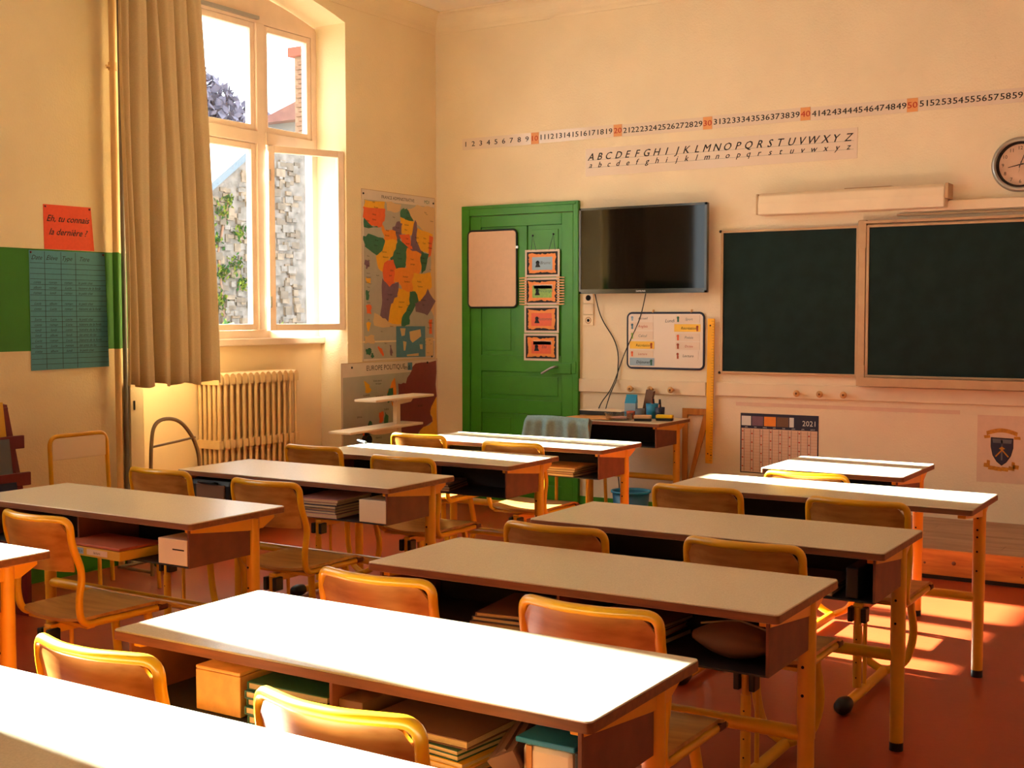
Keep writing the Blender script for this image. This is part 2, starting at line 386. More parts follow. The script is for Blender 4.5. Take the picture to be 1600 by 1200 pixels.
# ------------------------------------------------------------------ front door
dx0, dx1 = -5.667, -4.60
dr = struct('door_1', MB().b2((dx0, YF - .035, 0), (dx0 + .075, YF, 2.362)).b2((dx1 - .045, YF - .035, 0), (dx1, YF, 2.362)).b2((dx0 + .075, YF - .035, 2.282), (dx1 - .045, YF, 2.362))
            .b2((dx0 + .02, YF - .045, 2.335), (dx1 - .02, YF - .035, 2.35)), 'green', bev=.003)
lx0, lx1, ly0, ly1 = dx0 + .079, dx1 - .049, YF - .026, YF - .002
leaf = MB(); zs_ = [.02, .17, .72, .80, 1.05, 1.16, 2.19, 2.278]
leaf.b2((lx0, ly0, .02), (lx0 + .10, ly1, 2.278)); leaf.b2((lx1 - .10, ly0, .02), (lx1, ly1, 2.278))
xm = (lx0 + lx1) / 2
for z0, z1 in ((.02, .17), (.72, .83), (1.05, 1.18), (2.19, 2.278)): leaf.b2((lx0 + .10, ly0, z0), (lx1 - .10, ly1, z1))
leaf.b2((xm - .06, ly0, .17), (xm + .06, ly1, .72)); leaf.b2((xm - .06, ly0, 1.18), (xm + .06, ly1, 2.19))
lf = add('door_leaf', leaf, 'green', dr, bev=.003)
for (x0, x1, z0, z1) in ((lx0 + .10, xm - .06, .17, .72), (xm + .06, lx1 - .10, .17, .72), (lx0 + .10, lx1 - .10, .83, 1.05), (lx0 + .10, xm - .06, 1.18, 2.19), (xm + .06, lx1 - .10, 1.18, 2.19)):
    add('door_panel', MB().b2((x0, ly0 + .012, z0), (x1, ly1, z1)).b2((x0 + .035, ly0 + .006, z0 + .035), (x1 - .035, ly0 + .012, z1 - .035)), 'green', lf, bev=.002)
lk = add('lock_case', MB().b2((-4.82, ly0 - .02, 1.045), (-4.655, ly0, 1.125)).b2((-4.652, ly0 - .018, 1.05), (-4.615, ly0 - .01, 1.14)), 'green', dr, bev=.003)
add('door_handle', MB().tube(fillet([(-4.775, ly0 - .02, 1.10), (-4.775, ly0 - .055, 1.10), (-4.81, ly0 - .058, 1.09), (-4.895, ly0 - .056, 1.045)], .015), .009), 'metal', lk, label='steel lever handle')
add('hinge', MB().cyl((lx0 - .004, ly0 - .006, 1.05), (lx0 - .004, ly0 - .006, 1.16), .007).cyl((lx0 - .004, ly0 - .006, 2.0), (lx0 - .004, ly0 - .006, 2.1), .007), 'green', dr)

# ------------------------------------------------------------------ podium under the chalkboards
pod = thing('podium', 'low wooden podium with pine front board below the chalkboards', 'podium', (-3.35, 7.20, 0))
add('front_board', MB().b2((0, 0, .025), (5.3, .022, .170)), 'pine', pod, bev=.002, label='orange pine front board with dark knots')
add('base_strip', MB().b2((0, .012, 0), (5.3, .03, .026)), 'black', pod, label='black gap strip at the floor')
kn = MB()
for x, z, r in ((1.78, .10, .012), (2.14, .12, .004), (2.14, .06, .004), (2.18, .09, .009), (1.55, .11, .004), (1.55, .06, .004), (2.5, .07, .012), (1.62, .09, .007)):
    kn.lathe([(0.0001, -.0012), (r, -.001), (r, 0)], (x, 0, z), 10, ax='y')
add('knot', kn, 'edge', pod)
k = 0
for j in range(8):
    x = 0; y0 = .022 + j * .141
    while x < 5.3:
        L_ = min(5.3 - x, random.choice((1.1, 1.4, .9)) if x else random.choice((.6, 1.0, 1.3)))
        add('floor_plank', MB().b2((x + .001, y0 + .001, .15), (x + L_ - .001, min(y0 + .139, 1.149), .170 + random.uniform(-.0008, .0008))), 'podtop', pod)
        x += L_

# ------------------------------------------------------------------ radiator, pipe, curtain
rd = thing('radiator', 'cream cast iron column radiator in the niche below the window', 'radiator', (-6.165, 5.90, 0))
sec = MB()
for i in range(5): sec.tube([(i * .044 + .012, 0, .2), (i * .044 + .012, 0, 1.06)], .0125, 8)
for z in (.19, .64, 1.065): sec.b2((-.004, -.019, z - .028), (.204, .019, z + .028))
sec.tube([(0, 0, 1.09), (.2, 0, 1.09)], .022, 10)
me = sec.mesh('radiator_section', 'rad')
for i in range(14): add('radiator_section', me, None, rd, loc=(0, .03 + i * .057, 0))
add('foot', MB().b2((.03, .01, 0), (.17, .05, .17)).b2((.03, .74, 0), (.17, .78, .17)), 'rad', rd)
pp = thing('heating_pipe', 'cream wall pipe with a green painted length beside the curtain', 'pipe', (XL + .045, 5.03, 0))
add('pipe_run', MB().cyl((0, 0, 0), (0, 0, 3.9), .019), 'pipe', pp)
add('painted_length', MB().cyl((0, 0, 1.300), (0, 0, 1.868), .0205), 'greenband', pp, label='dark green painted length of the pipe')
add('pipe_clamp', MB().cyl((0, 0, 2.93), (0, 0, 2.975), .025).b2((-.045, -.006, 2.945), (0, .006, 2.96)).b2((.0, -.05, 2.945), (.006, 0, 2.955)), 'pipe', pp)
pd = tag(add('dark_upright', MB().cyl((XL + .03, 5.098, 0), (XL + .03, 5.098, 3.9), .014), 'uprightdark'), 'thin dark grey upright cylinder between the cream pipe and the curtain', 'pipe')  # slim dark grey cylinder along the line between cream pipe and curtain
tag(add('pipe_cover', MB().b2((XL, 5.115, .0), (XL + .05, 5.215, 1.10)).b2((XL + .05, 5.135, .93), (XL + .058, 5.145, .985), 1), ['wall', 'black'], bev=.002), 'narrow boxed pipe cover on the wall under the curtain', 'pipe cover')

cz0 = 1.085
def curt(y0, y1, ph):
    folds = [(.0, .05), (.06, -.02), (.10, .03), (.155, -.045), (.20, .03), (.26, .04), (.33, -.05), (.38, .05), (.45, .02), (.50, -.04), (.56, .03), (.62, .04), (.655, -.045), (.70, .02), (.76, .04), (.80, -.03), (.86, .05), (.92, .06), (1.0, .01)]
    def fx(u):
        for (a, p), (b, q) in zip(folds, folds[1:]):
            if u <= b:
                t = (u - a) / (b - a); t = t * t * (3 - 2 * t); return p + (q - p) * t
        return .01
    def f(u, v):
        z = cz0 + v * (3.86 - cz0); sq = 1 - .2 * v * v
        yy = y0 + (y1 - y0) * (u * sq + ph * v) + .006 * math.sin(7 * v + 9 * u)
        return (-5.68 + fx(u) * (1.05 - .35 * v) + .01 * math.sin(5 * v + 14 * u), yy, z + (.012 * math.sin(23 * u) if v < .001 else 0))
    return f
tag(add('curtain', MB().grid(curt(4.885, 5.625, 0.0), 110, 30), 'curtain', solid=.003), 'long beige curtain in folds drawn to the left of the window', 'curtain')
tag(add('curtain', MB().grid(curt(.96, 1.70, 0), 60, 8), 'curtain', solid=.003), 'long beige curtain at the second window behind the front row', 'curtain')
tag(add('curtain_rail', MB().cyl((-5.68, .4, 3.865), (-5.68, 7.5, 3.865), .014).b2((-5.94, 4.0, 3.855), (-5.68, 4.02, 3.872)).b2((-5.94, 7.4, 3.855), (-5.68, 7.42, 3.872)), 'metal'), 'metal curtain rail under the cornice above the windows', 'rail')

# ------------------------------------------------------------------ desks
def desk_template(L_=1.3, D=.5, bins=True, two=True, binright=None):
    t = thing('school_desk', '-', 'desk'); h = .748
    add('tabletop', MB().prism(rrect(-L_ / 2, -D / 2, L_ / 2, D / 2, .012), .722, h), 'lamin', t, bev=.0025)
    add('edge_band', MB().prism(rrect(-L_ / 2 - .0015, -D / 2 - .0015, L_ / 2 + .0015, D / 2 + .0015, .0135), .7235, h - .004), 'edge', t, label='brown wooden edge band')
    yl = D / 2 - .135
    for s in (-1, 1):
        x = s * (L_ / 2 - .045)
        lg = add('leg', MB().cyl((x, yl, .32), (x, yl, .715), .0255, 20).cyl((x, yl, .028), (x, yl, .33), .0235, 20), 'orange', t)
        hb = MB()
        for z in (.665, .615, .585, .525, .445): hb.lathe([(.0001, -.0270), (.0045, -.0268), (.0045, -.022)], (x - .003, yl, z), 8, ax='y')
        add('bolt_holes', hb, 'hole', lg)['kind'] = 'stuff'
        add('foot_cap', MB().cyl((x, yl, 0), (x, yl, .03), .0235, 20), 'black', lg)
        y0, y1 = -D / 2 + .03, D / 2 - .03
        add('bracket', MB().prism([(y0, .722), (y0, .705), (yl - .04, .672), (yl + .04, .672), (y1, .705), (y1, .722)], x - .016, x + .016, ax='x'), 'orange', t, bev=.002)
    add('stretcher', MB().cyl((-L_ / 2 + .06, yl, .33), (L_ / 2 - .06, yl, .33), .021, 16), 'yellow', t)
    if bins:
        bx0, bx1 = -L_ / 2 + .035, (L_ / 2 - .035 if binright is None else binright)
        by0, by1 = -D / 2 + .022, yl - .03
        add('bin_tray', MB().b2((bx0, by0, .577), (bx1, by1, .582)).b2((bx0, by1 - .004, .582), (bx1, by1, .715)), 'bin', t, label='dark tray of the storage bin')
        for s, x in ((-1, bx0), (1, bx1)): add('bin_end', MB().b2((x - .004, by0, .577), (x + .004, by1, .718)), 'binend', t)
        if two: add('bin_divider', MB().b2((-.004, by0 + .01, .582), (.004, by1, .716)), 'binend', t)
    return t
DT = desk_template(); used = [False]
DESKS = {}
def place_desk(key, xr, yfar, label, group=None, rz=0):
    o = DT if not used[0] else copy_tree(DT); used[0] = True
    o.location = (xr - .65, yfar - .25, 0); o.rotation_euler = (0, 0, rz); o['label'] = label
    DESKS[key] = (xr - .65, yfar - .25)
    return o
place_desk('D0', -1.075, 1.66, 'nearest double desk, its bright white top filling the bottom left corner')
place_desk('D1', -1.077, 2.498, 'sunlit white double desk in the foreground with a chipped front edge')
place_desk('D2', -1.070, 3.464, 'shaded tan double desk just behind the sunlit foreground desk', rz=R(.3))
place_desk('D3', -1.068, 4.413, 'tan double desk third from the front row, right end before the floor sunlight', rz=R(.3))
D4 = desk_template(binright=.18); D4.location = (-1.67, 5.225, 0); DESKS['D4'] = (-1.67, 5.225); D4['label'] = 'double desk with a sunlit strip along its far edge, open beneath its right end'
place_desk('L2', -3.345, 2.572, 'double desk cut by the left edge, only its right corner and leg showing')
place_desk('L3', -3.343, 3.665, 'double desk near the left wall with a small sun patch on its top')
place_desk('L4', -3.298, 4.776, 'double desk before the radiator with a black bag and books beneath')
place_desk('L5', -3.279, 5.727, 'sunlit double desk just in front of the wall maps, marker on its corner')
place_desk('L6', -3.222, 6.604, 'farthest sunlit double desk in front of the green door')
D5 = desk_template(.69, .60, True, False); D5.name = 'single_desk'; D5.location = (-1.845, 6.112, 0)
D5['label'] = 'small sunlit single desk in front of the podium and calendar'

# ------------------------------------------------------------------ chairs
def chair_template():
    t = thing('school_chair', '-', 'chair')
    top = [(-.19, -.028, .70), (-.19, -.034, .784), (-.12, -.062, .787), (-.05, -.082, .787), (.05, -.082, .787), (.12, -.062, .787), (.19, -.034, .784), (.19, -.028, .70)]
    path = [(-.175, .35, .402), (-.175, .015, .402), (-.185, .0, .50), (-.188, .018, .59)] + top + [(.188, .018, .59), (.185, .0, .50), (.175, .015, .402), (.175, .35, .402)]
    rs = [0, .06, .05, .05, .05, .07, .04, .04, .04, .04, .07, .05, .05, .05, .06, 0]
    add('back_frame', MB().tube(fillet(path, rs, 7), .0135, 12), 'yellow', t)
    def bk(u, v):
        e = 2 * u - 1; x = .181 * e; z = .600 + .183 * v
        if v > .5: z -= .040 * max(0, (abs(e) - .72) / .28) ** 2.5 * (2 * v - 1)
        return (x, -.011 - .027 * v - .050 * (1 - e * e) * (.8 + .2 * v), z)
    add('backrest', MB().slab(bk, 20, 8, .009), 'ply', t)
    def st(u, v):
        x = -.19 + .38 * u; y = .0 + .40 * v; e = 2 * u - 1
        z = .424 - .012 * (1 - e * e) * (1 - v) * 1.2 + .004 * v
        if v > .8: z -= .030 * ((v - .8) / .2) ** 2
        return (x * (1 - .05 * (1 - v)), y + .02 * (e * e) * (1 - v), z)
    add('seat', MB().slab(st, 16, 12, .011), 'ply', t)
    add('rail_cap', MB().b2((-.192, .345, .392), (-.158, .392, .416)).b2((.158, .345, .392), (.192, .392, .416)), 'plydark', t, bev=.008)
    add('cross_bar', MB().b2((-.175, .04, .384), (.175, .075, .398)).b2((-.02, .0, .352), (.02, .30, .386)), 'orange', t, bev=.003)
    cb = add('column', MB().cyl((0, 0, .06), (0, 0, .30), .017, 14).cyl((0, 0, .29), (0, 0, .375), .014, 14), 'orange', t)
    hb = MB()
    for z in (.10, .16, .20, .25): hb.lathe([(.0001, -.0178), (.003, -.0176), (.003, -.014)], (0, 0, z), 6, ax='y')
    add('bolt_holes', hb, 'hole', cb)['kind'] = 'stuff'
    add('clamp', MB().b2((-.036, -.02, .315), (-.016, .03, .372)), 'black', t, bev=.004)
    add('clamp', MB().b2((.016, -.02, .315), (.036, .03, .372)), 'black', t, bev=.004)
    add('adjuster_knob', MB().cyl((.07, .19, .365), (.07, .19, .392), .022, 14, r2=.027), 'black', t, bev=.003)
    add('strut', MB().cyl((0, .10, .04), (0, .10, .36), .008, 10), 'orange', t)
    fb = add('foot_bar', MB().tube([(0, -.17, .030), (0, .0, .030), (0, .2, .030), (0, .38, .030)], .020, 12), 'yellow', t)
    add('foot_cap', MB().lathe([(.0001, -.215), (.020, -.212), (.030, -.195), (.033, -.165), (.027, -.13)], (0, 0, .033), 16, ax='y'), 'black', fb)
    for s in (-1, 1):
        add('front_brace', MB().tube(fillet([(0, .375, .030), (s * .085, .385, .07), (s * .118, .392, .19), (s * .10, .36, .385)], .09, 6), .0165, 12), 'yellow', t)
    return t
CT = chair_template(); cu_ = [False]
def place_chair(x, y, label, rz=0, group=None):
    o = CT if not cu_[0] else copy_tree(CT); cu_[0] = True
    o.location = (x, y, 0); o.rotation_euler = (0, 0, rz); o['label'] = label
    if group: o['group'] = group
    return o
for x, y, lab, rz in (
    (-2.16, 1.805, 'left of the two sunlit yellow-framed chairs at the foreground white desk', 0),
    (-1.466, 1.772, 'right of the two sunlit yellow-framed chairs, nearest the camera', 0),
    (-2.105, 2.70, 'left yellow-framed chair in shade at the desk behind the sunlit foreground desk', 0),
    (-1.442, 2.70, 'right yellow-framed chair in shade at the desk behind the sunlit foreground desk', 0),
    (-2.08, 3.635, 'left yellow-framed chair at the third desk of the right column', 0),
    (-1.43, 3.685, 'right yellow-framed chair at the third desk of the right column', 0),
    (-2.055, 4.76, 'left yellow-framed chair at the desk with the sunlit far strip', 0),
    (-1.385, 4.735, 'right yellow-framed chair whose seat shows before the floor sunlight', 0),
    (-1.868, 5.575, 'glowing sunlit chair back at the small single desk', 0),
    (-3.775, 2.88, 'yellow-framed chair with full seat in view at far left, behind the cut-off desk', R(-3)),
    (-4.38, 4.00, 'left yellow-framed chair at the desk before the radiator', 0),
    (-3.695, 3.965, 'right yellow-framed chair with a lit left edge at the desk before the radiator', 0),
    (-4.45, 5.14, 'shaded chair left of the desk before the maps, seen against the radiator end', 0),
    (-3.735, 4.985, 'shaded chair whose back overlaps the middle of the desk before the maps', 0),
    (-4.36, 5.97, 'bright sunlit chair at the left end of the farthest desk', 0),
    (-3.635, 5.86, 'bright sunlit chair at the right half of the farthest desk, seat lit white', 0)):
    c_ = place_chair(x, y, lab, rz)
    if 'single desk' in lab: c_.scale = (1, 1, .975)

# chair by the left wall, four plain legs
wc = thing('side_chair', 'yellow tube chair with pale panel back standing against the left wall', 'chair', (-5.62, 4.53, 0), R(-90))
add('back_frame', MB().tube(fillet([(-.20, .0, 0), (-.19, .0, .42), (-.19, -.02, .845), (.19, -.02, .845), (.19, .0, .42), (.20, .0, 0)], [0, .1, .06, .06, .1, 0]), .012), 'yellow', wc)
add('backrest', MB().b2((-.178, -.022, .715), (.178, -.010, .832)), 'cream', wc, bev=.004, label='pale beige back panel')
add('seat', MB().b2((-.20, .0, .43), (.20, .38, .445)), 'ply', wc, bev=.005)
for s in (-1, 1): add('leg', MB().tube([(s * .19, .02, .42), (s * .19, .36, .42), (s * .20, .38, 0)], .011), 'yellow', wc)
# grey tube frame
hp = thing('folded_trolley', 'bent grey metal tube frame with a cross bar by the curtain hem', 'metal frame', (-5.5, 5.09, 0), LEFTW)
add('tube_frame', MB().tube(fillet([(-.16, .02, 0), (-.175, .0, .72), (-.15, 0, .90), (.04, 0, .90), (.19, 0, .73), (.25, .02, 0)], [0, .12, .10, .16, .12, 0], 8), .011), 'greytube', hp)
add('cross_bar', MB().tube([(-.168, 0, .745), (.165, 0, .775)], .007), 'greytube', hp)
add('foot_bar', MB().tube([(-.16, .02, .02), (-.16, .3, .02), (.25, .3, .02), (.25, .02, .02)], .010), 'greytube', hp)

# ------------------------------------------------------------------ front wall: television, boards, posters
def wall_thing(name, label, cat, x, z, group=None, y=YF):
    return thing(name, label, cat, (x, y, z), 0, group)
tv = wall_thing('television', 'large black flat television mounted on the wall beside the green door', 'television', -4.03, 1.972, y=8.235)
add('tv_housing', MB().b2((-.514, 0, -.318), (.514, .035, .318)).b2((-.3, .035, -.2), (.3, .06, .2)), 'tvb', tv, bev=.004)
add('tv_bezel', bars_xz(-.514, .514, -.318, .318, .016, -.008, 0).b2((-.498, -.008, -.302), (.498, 0, -.285)), 'tvb', tv)
add('tv_screen', MB().b2((-.498, -.004, -.285), (.498, 0, .302)), 'tvs', tv, label='glossy dark screen')
add('tv_logo', textmb(MB(), [('SAMSUNG', 0, -.308, .017, 'c')], -.0095), 'white', tv, label='small white lettering under the screen')
add('wall_mount', MB().b2((-.16, .06, -.12), (.16, .115, .12)), 'black', tv)
def cable(name, label, pts, r=.004): return tag(add(name, MB().tube(fillet(pts, .12, 6), r, 8), 'black'), label, 'cable')
cable('cable', 'left black cable curving down from the television', [(-4.44, 8.29, 1.652), (-4.42, 8.335, 1.48), (-4.26, 8.335, 1.26), (-4.27, 8.33, 1.02), (-4.285, 8.26, .93), (-4.27, 8.17, .85), (-4.265, 8.13, .799)])
cable('cable', 'right black cable slanting down from the middle of the television', [(-4.02, 8.29, 1.652), (-4.08, 8.335, 1.48), (-4.22, 8.335, 1.2), (-4.285, 8.33, 1.02), (-4.295, 8.26, .93), (-4.32, 8.17, .85), (-4.325, 8.13, .799)])
cable('cable', 'thin black cable hanging below the side table', [(-4.29, 8.28, .62), (-4.28, 8.30, .45), (-4.24, 8.31, .25), (-4.235, 8.30, .02)])
so = wall_thing('socket_block', 'column of three cream wall sockets under the television corner', 'socket', -4.523, 1.54)
for k, z in enumerate((.085, 0, -.085)):
    pl_ = add('socket_plate', MB().b2((-.042, -.014, z - .04), (.042, 0, z + .04)), 'rail', so, bev=.004)
    if k != 1: add('socket_hole', MB().lathe([(.0001, -.0148), (.022 if k == 0 else .012, -.0148), (.022 if k == 0 else .012, -.014)], (0, 0, z), 14, ax='y'), 'hole', pl_)
    if k == 2: add('socket_ring', MB().lathe([(.018, -.0145), (.024, -.018), (.027, -.014)], (0, 0, z), 16, ax='y'), 'alu', pl_)

def wb(x, z, w, h, lab, surf, fr='navy', y=YF, t=.014):
    o = wall_thing('whiteboard', lab, 'whiteboard', x, z, y=y)
    add('board_surface', MB().prism(rrect(-w / 2, -h / 2, w / 2, h / 2, .035), -t, 0, ax='y'), surf, o)
    pts = [(a, -t / 2 - .002, b) for a, b in rrect(-w / 2, -h / 2, w / 2, h / 2, .035, 6)]
    add('board_rim', MB().tube(pts, .0085, 8, closed=True), fr, o)
    return o
w1 = wb(-5.373, 1.860, .455, .605, 'blank pale board with dark rim hung on the green door', 'wbdoor', 'black', YF - .028)
add('clip', MB().b2((.225, -.02, .155), (.245, -.008, .175)), 'metal', w1)
w2 = wb(-3.885, 1.307, .61, .405, 'small rimmed whiteboard of daily timetable cards under the television', 'wb', 'navy')
for x in (-.10, .205): add('hanger', MB().tube([(x, -.01, .205), (x + .004, -.006, .228)], .007), 'knob', w2)
def card(p, x0, z1, w, h, colr, word, inkm='ink', icon=None, size=.028):
    c = add('card', MB().b2((x0, -.0165, z1 - h), (x0 + w, -.0142, z1)), colr, p)
    mb = textmb(MB(), [(word, x0 + w * (.56 if icon else .5), z1 - h * .70, size, 'c')], -.0172, shear=.25)
    add('card_word', mb, inkm, c)
    if icon:
        ix = x0 + (w * .1 if icon[1] == 'l' else w * .88)
        add('card_picture', MB().lathe([(.0001, -.0172), (.010, -.0170), (.010, -.0165)], (ix, 0, z1 - h * .35), 8, ax='y').b2((ix - .006, -.0172, z1 - h * .92), (ix + .008, -.0166, z1 - h * .5)), icon[0], c)
card(w2, -.285, .185, .19, .042, 'wb', 'Accueil', 'navy', ('lblue', 'l'), .026)
card(w2, -.285, .135, .19, .055, 'strip', 'Anglais', 'inkred', ('mblue', 'l'))
card(w2, -.285, .068, .19, .060, 'strip', 'Calcul', 'grey', ('lgreen', 'l'))
card(w2, -.285, -.006, .20, .055, 'lyellow', 'Récréation', 'ink', ('ex_red', 'r'), .028)
card(w2, -.285, -.072, .19, .050, 'strip', 'Lecture', 'inkred', ('mred', 'l'), .024)
card(w2, -.285, -.128, .20, .058, 'lblue', 'Déjeuner', 'ink', ('mgreen', 'r'), .030)
add('handwriting', textmb(MB(), [('Lundi', .04, .135, .034, 'c')], -.0146, shear=.3), 'navy', w2)
card(w2, .085, .188, .19, .055, 'strip', 'Sport', 'grey', ('mgreen', 'l'), .026)
card(w2, .075, .122, .205, .055, 'lyellow', 'Récréation', 'ink', ('ex_red', 'r'), .028)
card(w2, .085, .055, .19, .055, 'strip', 'Poésie', 'grey', ('mred', 'l'), .026)
card(w2, .085, -.008, .19, .055, 'strip', 'Dictée', 'inkred', ('ex_red', 'l'), .024)
card(w2, .085, -.075, .18, .060, 'wb', 'Lecture', 'ink', ('ex_red', 'l'), .028)
# four linked picture cards on the door
frames = [('lblue', 'white', 'upper'), ('lgreen', 'white', 'second'), ('mred', 'ex_red', 'third'), ('mred', 'pink', 'lowest')]
labs = ('topmost door picture card with pale blue centre', 'second door picture card with lime centre and clothes pegs', 'third door picture card with deep orange centre', 'lowest door picture card with pink and red centre')
for k in range(4):
    z = 1.895 - k * .216; x = -4.915 - k * .004
    o = wall_thing('picture_card', labs[k], 'picture card', x, z, 'linked picture cards on the green door', y=YF - .034 + k * .001)
    add('card_sheet', MB().b2((-.155, -.003, -.105), (.155, 0, .105)), 'paper', o)
    rr = random.Random(k); mb = MB(); edge = []
    x0, x1, z0, z1 = -.138, .138, -.088, .088
    add('dark_border', MB().rect(x0, z0, x1, z1, -.0034), 'ink', o)
    pts = []
    n = 14
    for (ax_, az, bx, bz_) in ((x0, z0, x1, z0), (x1, z0, x1, z1), (x1, z1, x0, z1), (x0, z1, x0, z0)):
        for i in range(n):
            t = i / n; d = .012 + rr.random() * .014; px, pz = ax_ + (bx - ax_) * t, az + (bz_ - az) * t
            cx_, cz_ = (-px, -pz); l = math.hypot(px, pz); pts.append((px - px / l * d, pz - pz / l * d))
    add('orange_field', MB().flat(pts, -.0038), 'morange', o)
    c = add('centre_field', MB().rect(-.085, -.05, .09, .045, -.0042).rect(-.07, .02, .095, .05, -.0042, 1) if k in (1, 3) else MB().rect(-.09, -.052, .092, .048, -.0042), [frames[k][0], frames[k][1]], o)
    add('little_figure', MB().lathe([(.0001, -.0047), (.016, -.0045), (.016, -.0042)], (-.04, 0, .005), 12, ax='y').flat([(-.062, -.03), (-.015, -.03), (-.03, 0), (-.05, 0)], -.0046), 'ink', c)
    add('caption', textmb(MB(), [(('Brume', 'Printemps', 'Automne', 'Été')[k], .03, -.008, .034, 'c')], -.0046, shear=.3), ('grey', 'mgreen', 'ex_brown', 'mmaroon')[k], c)
    if k == 1:
        for s in (-1, 1):
            for i in range(11):
                zz = -.10 + i * .0205; a = (i - 5) * .03
                pg = MB().b2((-.034, -.009, -.0045), (.034, -.003, .0045))
                add('clothes_peg', pg, 'knob', o, loc=(s * .168, 0, zz), rot=(0, a * s * .3, 0))
    if k == 0:
        add('hanging_string', MB().tube([(-.10, -.003, .10), (-.085, -.004, .215), (-.055, -.003, .10)], .0018, 5).tube([(.06, -.003, .10), (.10, -.004, .22), (.115, -.003, .10)], .0018, 5), 'navy', o)
        add('pin', MB().lathe([(.0001, -.012), (.007, -.008), (.007, 0)], (-.085, 0, .215), 8, ax='y').lathe([(.0001, -.012), (.007, -.008), (.007, 0)], (.10, 0, .22), 8, ax='y'), 'black', o)

# number strips 1 to 60, one per ten
CW = .07165
for d in range(6):
    x0 = -5.68 + d * 10 * CW; n1 = 10
    o = wall_thing('number_strip', ('leftmost laminated number strip, from 1 to 10', 'second number strip from the left, half lost in glare', 'third number strip from the left, ending in an orange 30', 'fourth number strip from the left, ending in an orange 40', 'fifth number strip from the left, ending in an orange 50', 'rightmost number strip, cut by the right edge after 59')[d], 'number strip', x0, 2.815 + (.004 if d % 2 else 0), 'number strips high on the front wall')
    add('strip_sheet', MB().b2((.001, -.003, 0), (n1 * CW - .001, 0, .090)), 'strip', o)
    add('orange_cell', MB().b2((9 * CW, -.0036, .001), (n1 * CW - .002, -.003, .089)), 'orangecell', o)
    add('numbers', textmb(MB(), [(str(d * 10 + i + 1), (i + .5) * CW, .026, .056, 'c') for i in range(9)], -.0042, bold=.012, wx=1.22), 'ink', o)
    add('ten_number', textmb(MB(), [(str(d * 10 + 10), 9.5 * CW, .026, .056, 'c')], -.0042, bold=.012, wx=1.22), 'inkred', o)
al = wall_thing('alphabet_strip', 'laminated cursive alphabet strip below the number strips', 'alphabet strip', -4.556, 2.54)
for k in range(6): add('strip_sheet', MB().b2((k * .344 + .001, -.003 - .0005 * (k % 2), 0), (k * .344 + .345, 0, .205)), 'strip', al)
add('ruled_line', MB().b2((.02, -.0041, .118), (2.04, -.0037, .1195)).b2((.02, -.0041, .062), (2.04, -.0037, .0635)), 'grey', al)
AZ = 'ABCDEFGHIJKLMNOPQRSTUVWXYZ'
add('capital_letters', textmb(MB(), [(c, .045 + i * .0785, .118, .075, 'c') for i, c in enumerate(AZ)], -.0046, shear=.35, bold=.014), 'ink', al)
add('small_letters', textmb(MB(), [(c.lower(), .045 + i * .0785, .062, .060, 'c') for i, c in enumerate(AZ)], -.0046, shear=.35, bold=.014), 'ink', al)

# chalkboards
def chalk(x0, x1, z0, z1, y, lab, tray=False, name='chalkboard'):
    o = thing(name, lab, 'chalkboard', ((x0 + x1) / 2, y, (z0 + z1) / 2)); w, h = (x1 - x0) / 2, (z1 - z0) / 2
    add('writing_surface', MB().b2((-w, -.012, -h), (w, .01, h)), 'board', o)
    f = MB()
    f.b2((-w - .012, -.02, -h - .012), (-w + .006, .012, h + .012)); f.b2((w - .006, -.02, -h - .012), (w + .012, .012, h + .012))
    f.b2((-w, -.02, h - .004), (w, .012, h + .012)); f.b2((-w, -.02, -h - .012), (w, .012, -h + .004))
    add('board_frame', f, 'alu', o, bev=.002)
    if tray:
        add('chalk_tray', MB().b2((-w - .03, -.075, -h - .062), (w + .03, .012, -h - .048)).b2((-w - .03, -.08, -h - .07), (w + .03, -.072, -h - .012)), 'alu', o, bev=.002)
        add('top_track', MB().b2((-w - .03, -.03, h + .022), (w + .03, .012, h + .04)), 'alu', o, bev=.002)
    return o
b1 = chalk(-3.435, -2.475, 1.092, 2.078, YF - .012, 'left wing of the dark green chalkboard beside the yellow ruler')
add('corner_screw', MB().lathe([(.0001, -.026), (.010, -.022), (.010, -.01)], (-.495, 0, .50), 10, ax='y').lathe([(.0001, -.026), (.010, -.022), (.010, -.01)], (-.495, 0, -.50), 10, ax='y'), 'black', b1)
b2_ = chalk(-2.395, -.395, 1.092, 2.078, YF - .03, 'large centre panel of the dark green chalkboard above the tray', True)
b3 = chalk(-.335, .625, 1.092, 2.078, YF - .012, 'right wing of the dark green chalkboard beyond the frame edge')
hp1 = tag(add('hinge_post', MB().b2((-2.458, YF - .05, 1.02), (-2.413, YF, 2.125)).b2((-2.463, YF - .055, 1.94), (-2.408, YF - .05, 2.12)).b2((-2.463, YF - .055, 1.02), (-2.408, YF - .05, 1.16)), 'alu', bev=.002), 'beige vertical post between the left wing and centre chalkboard', 'post')
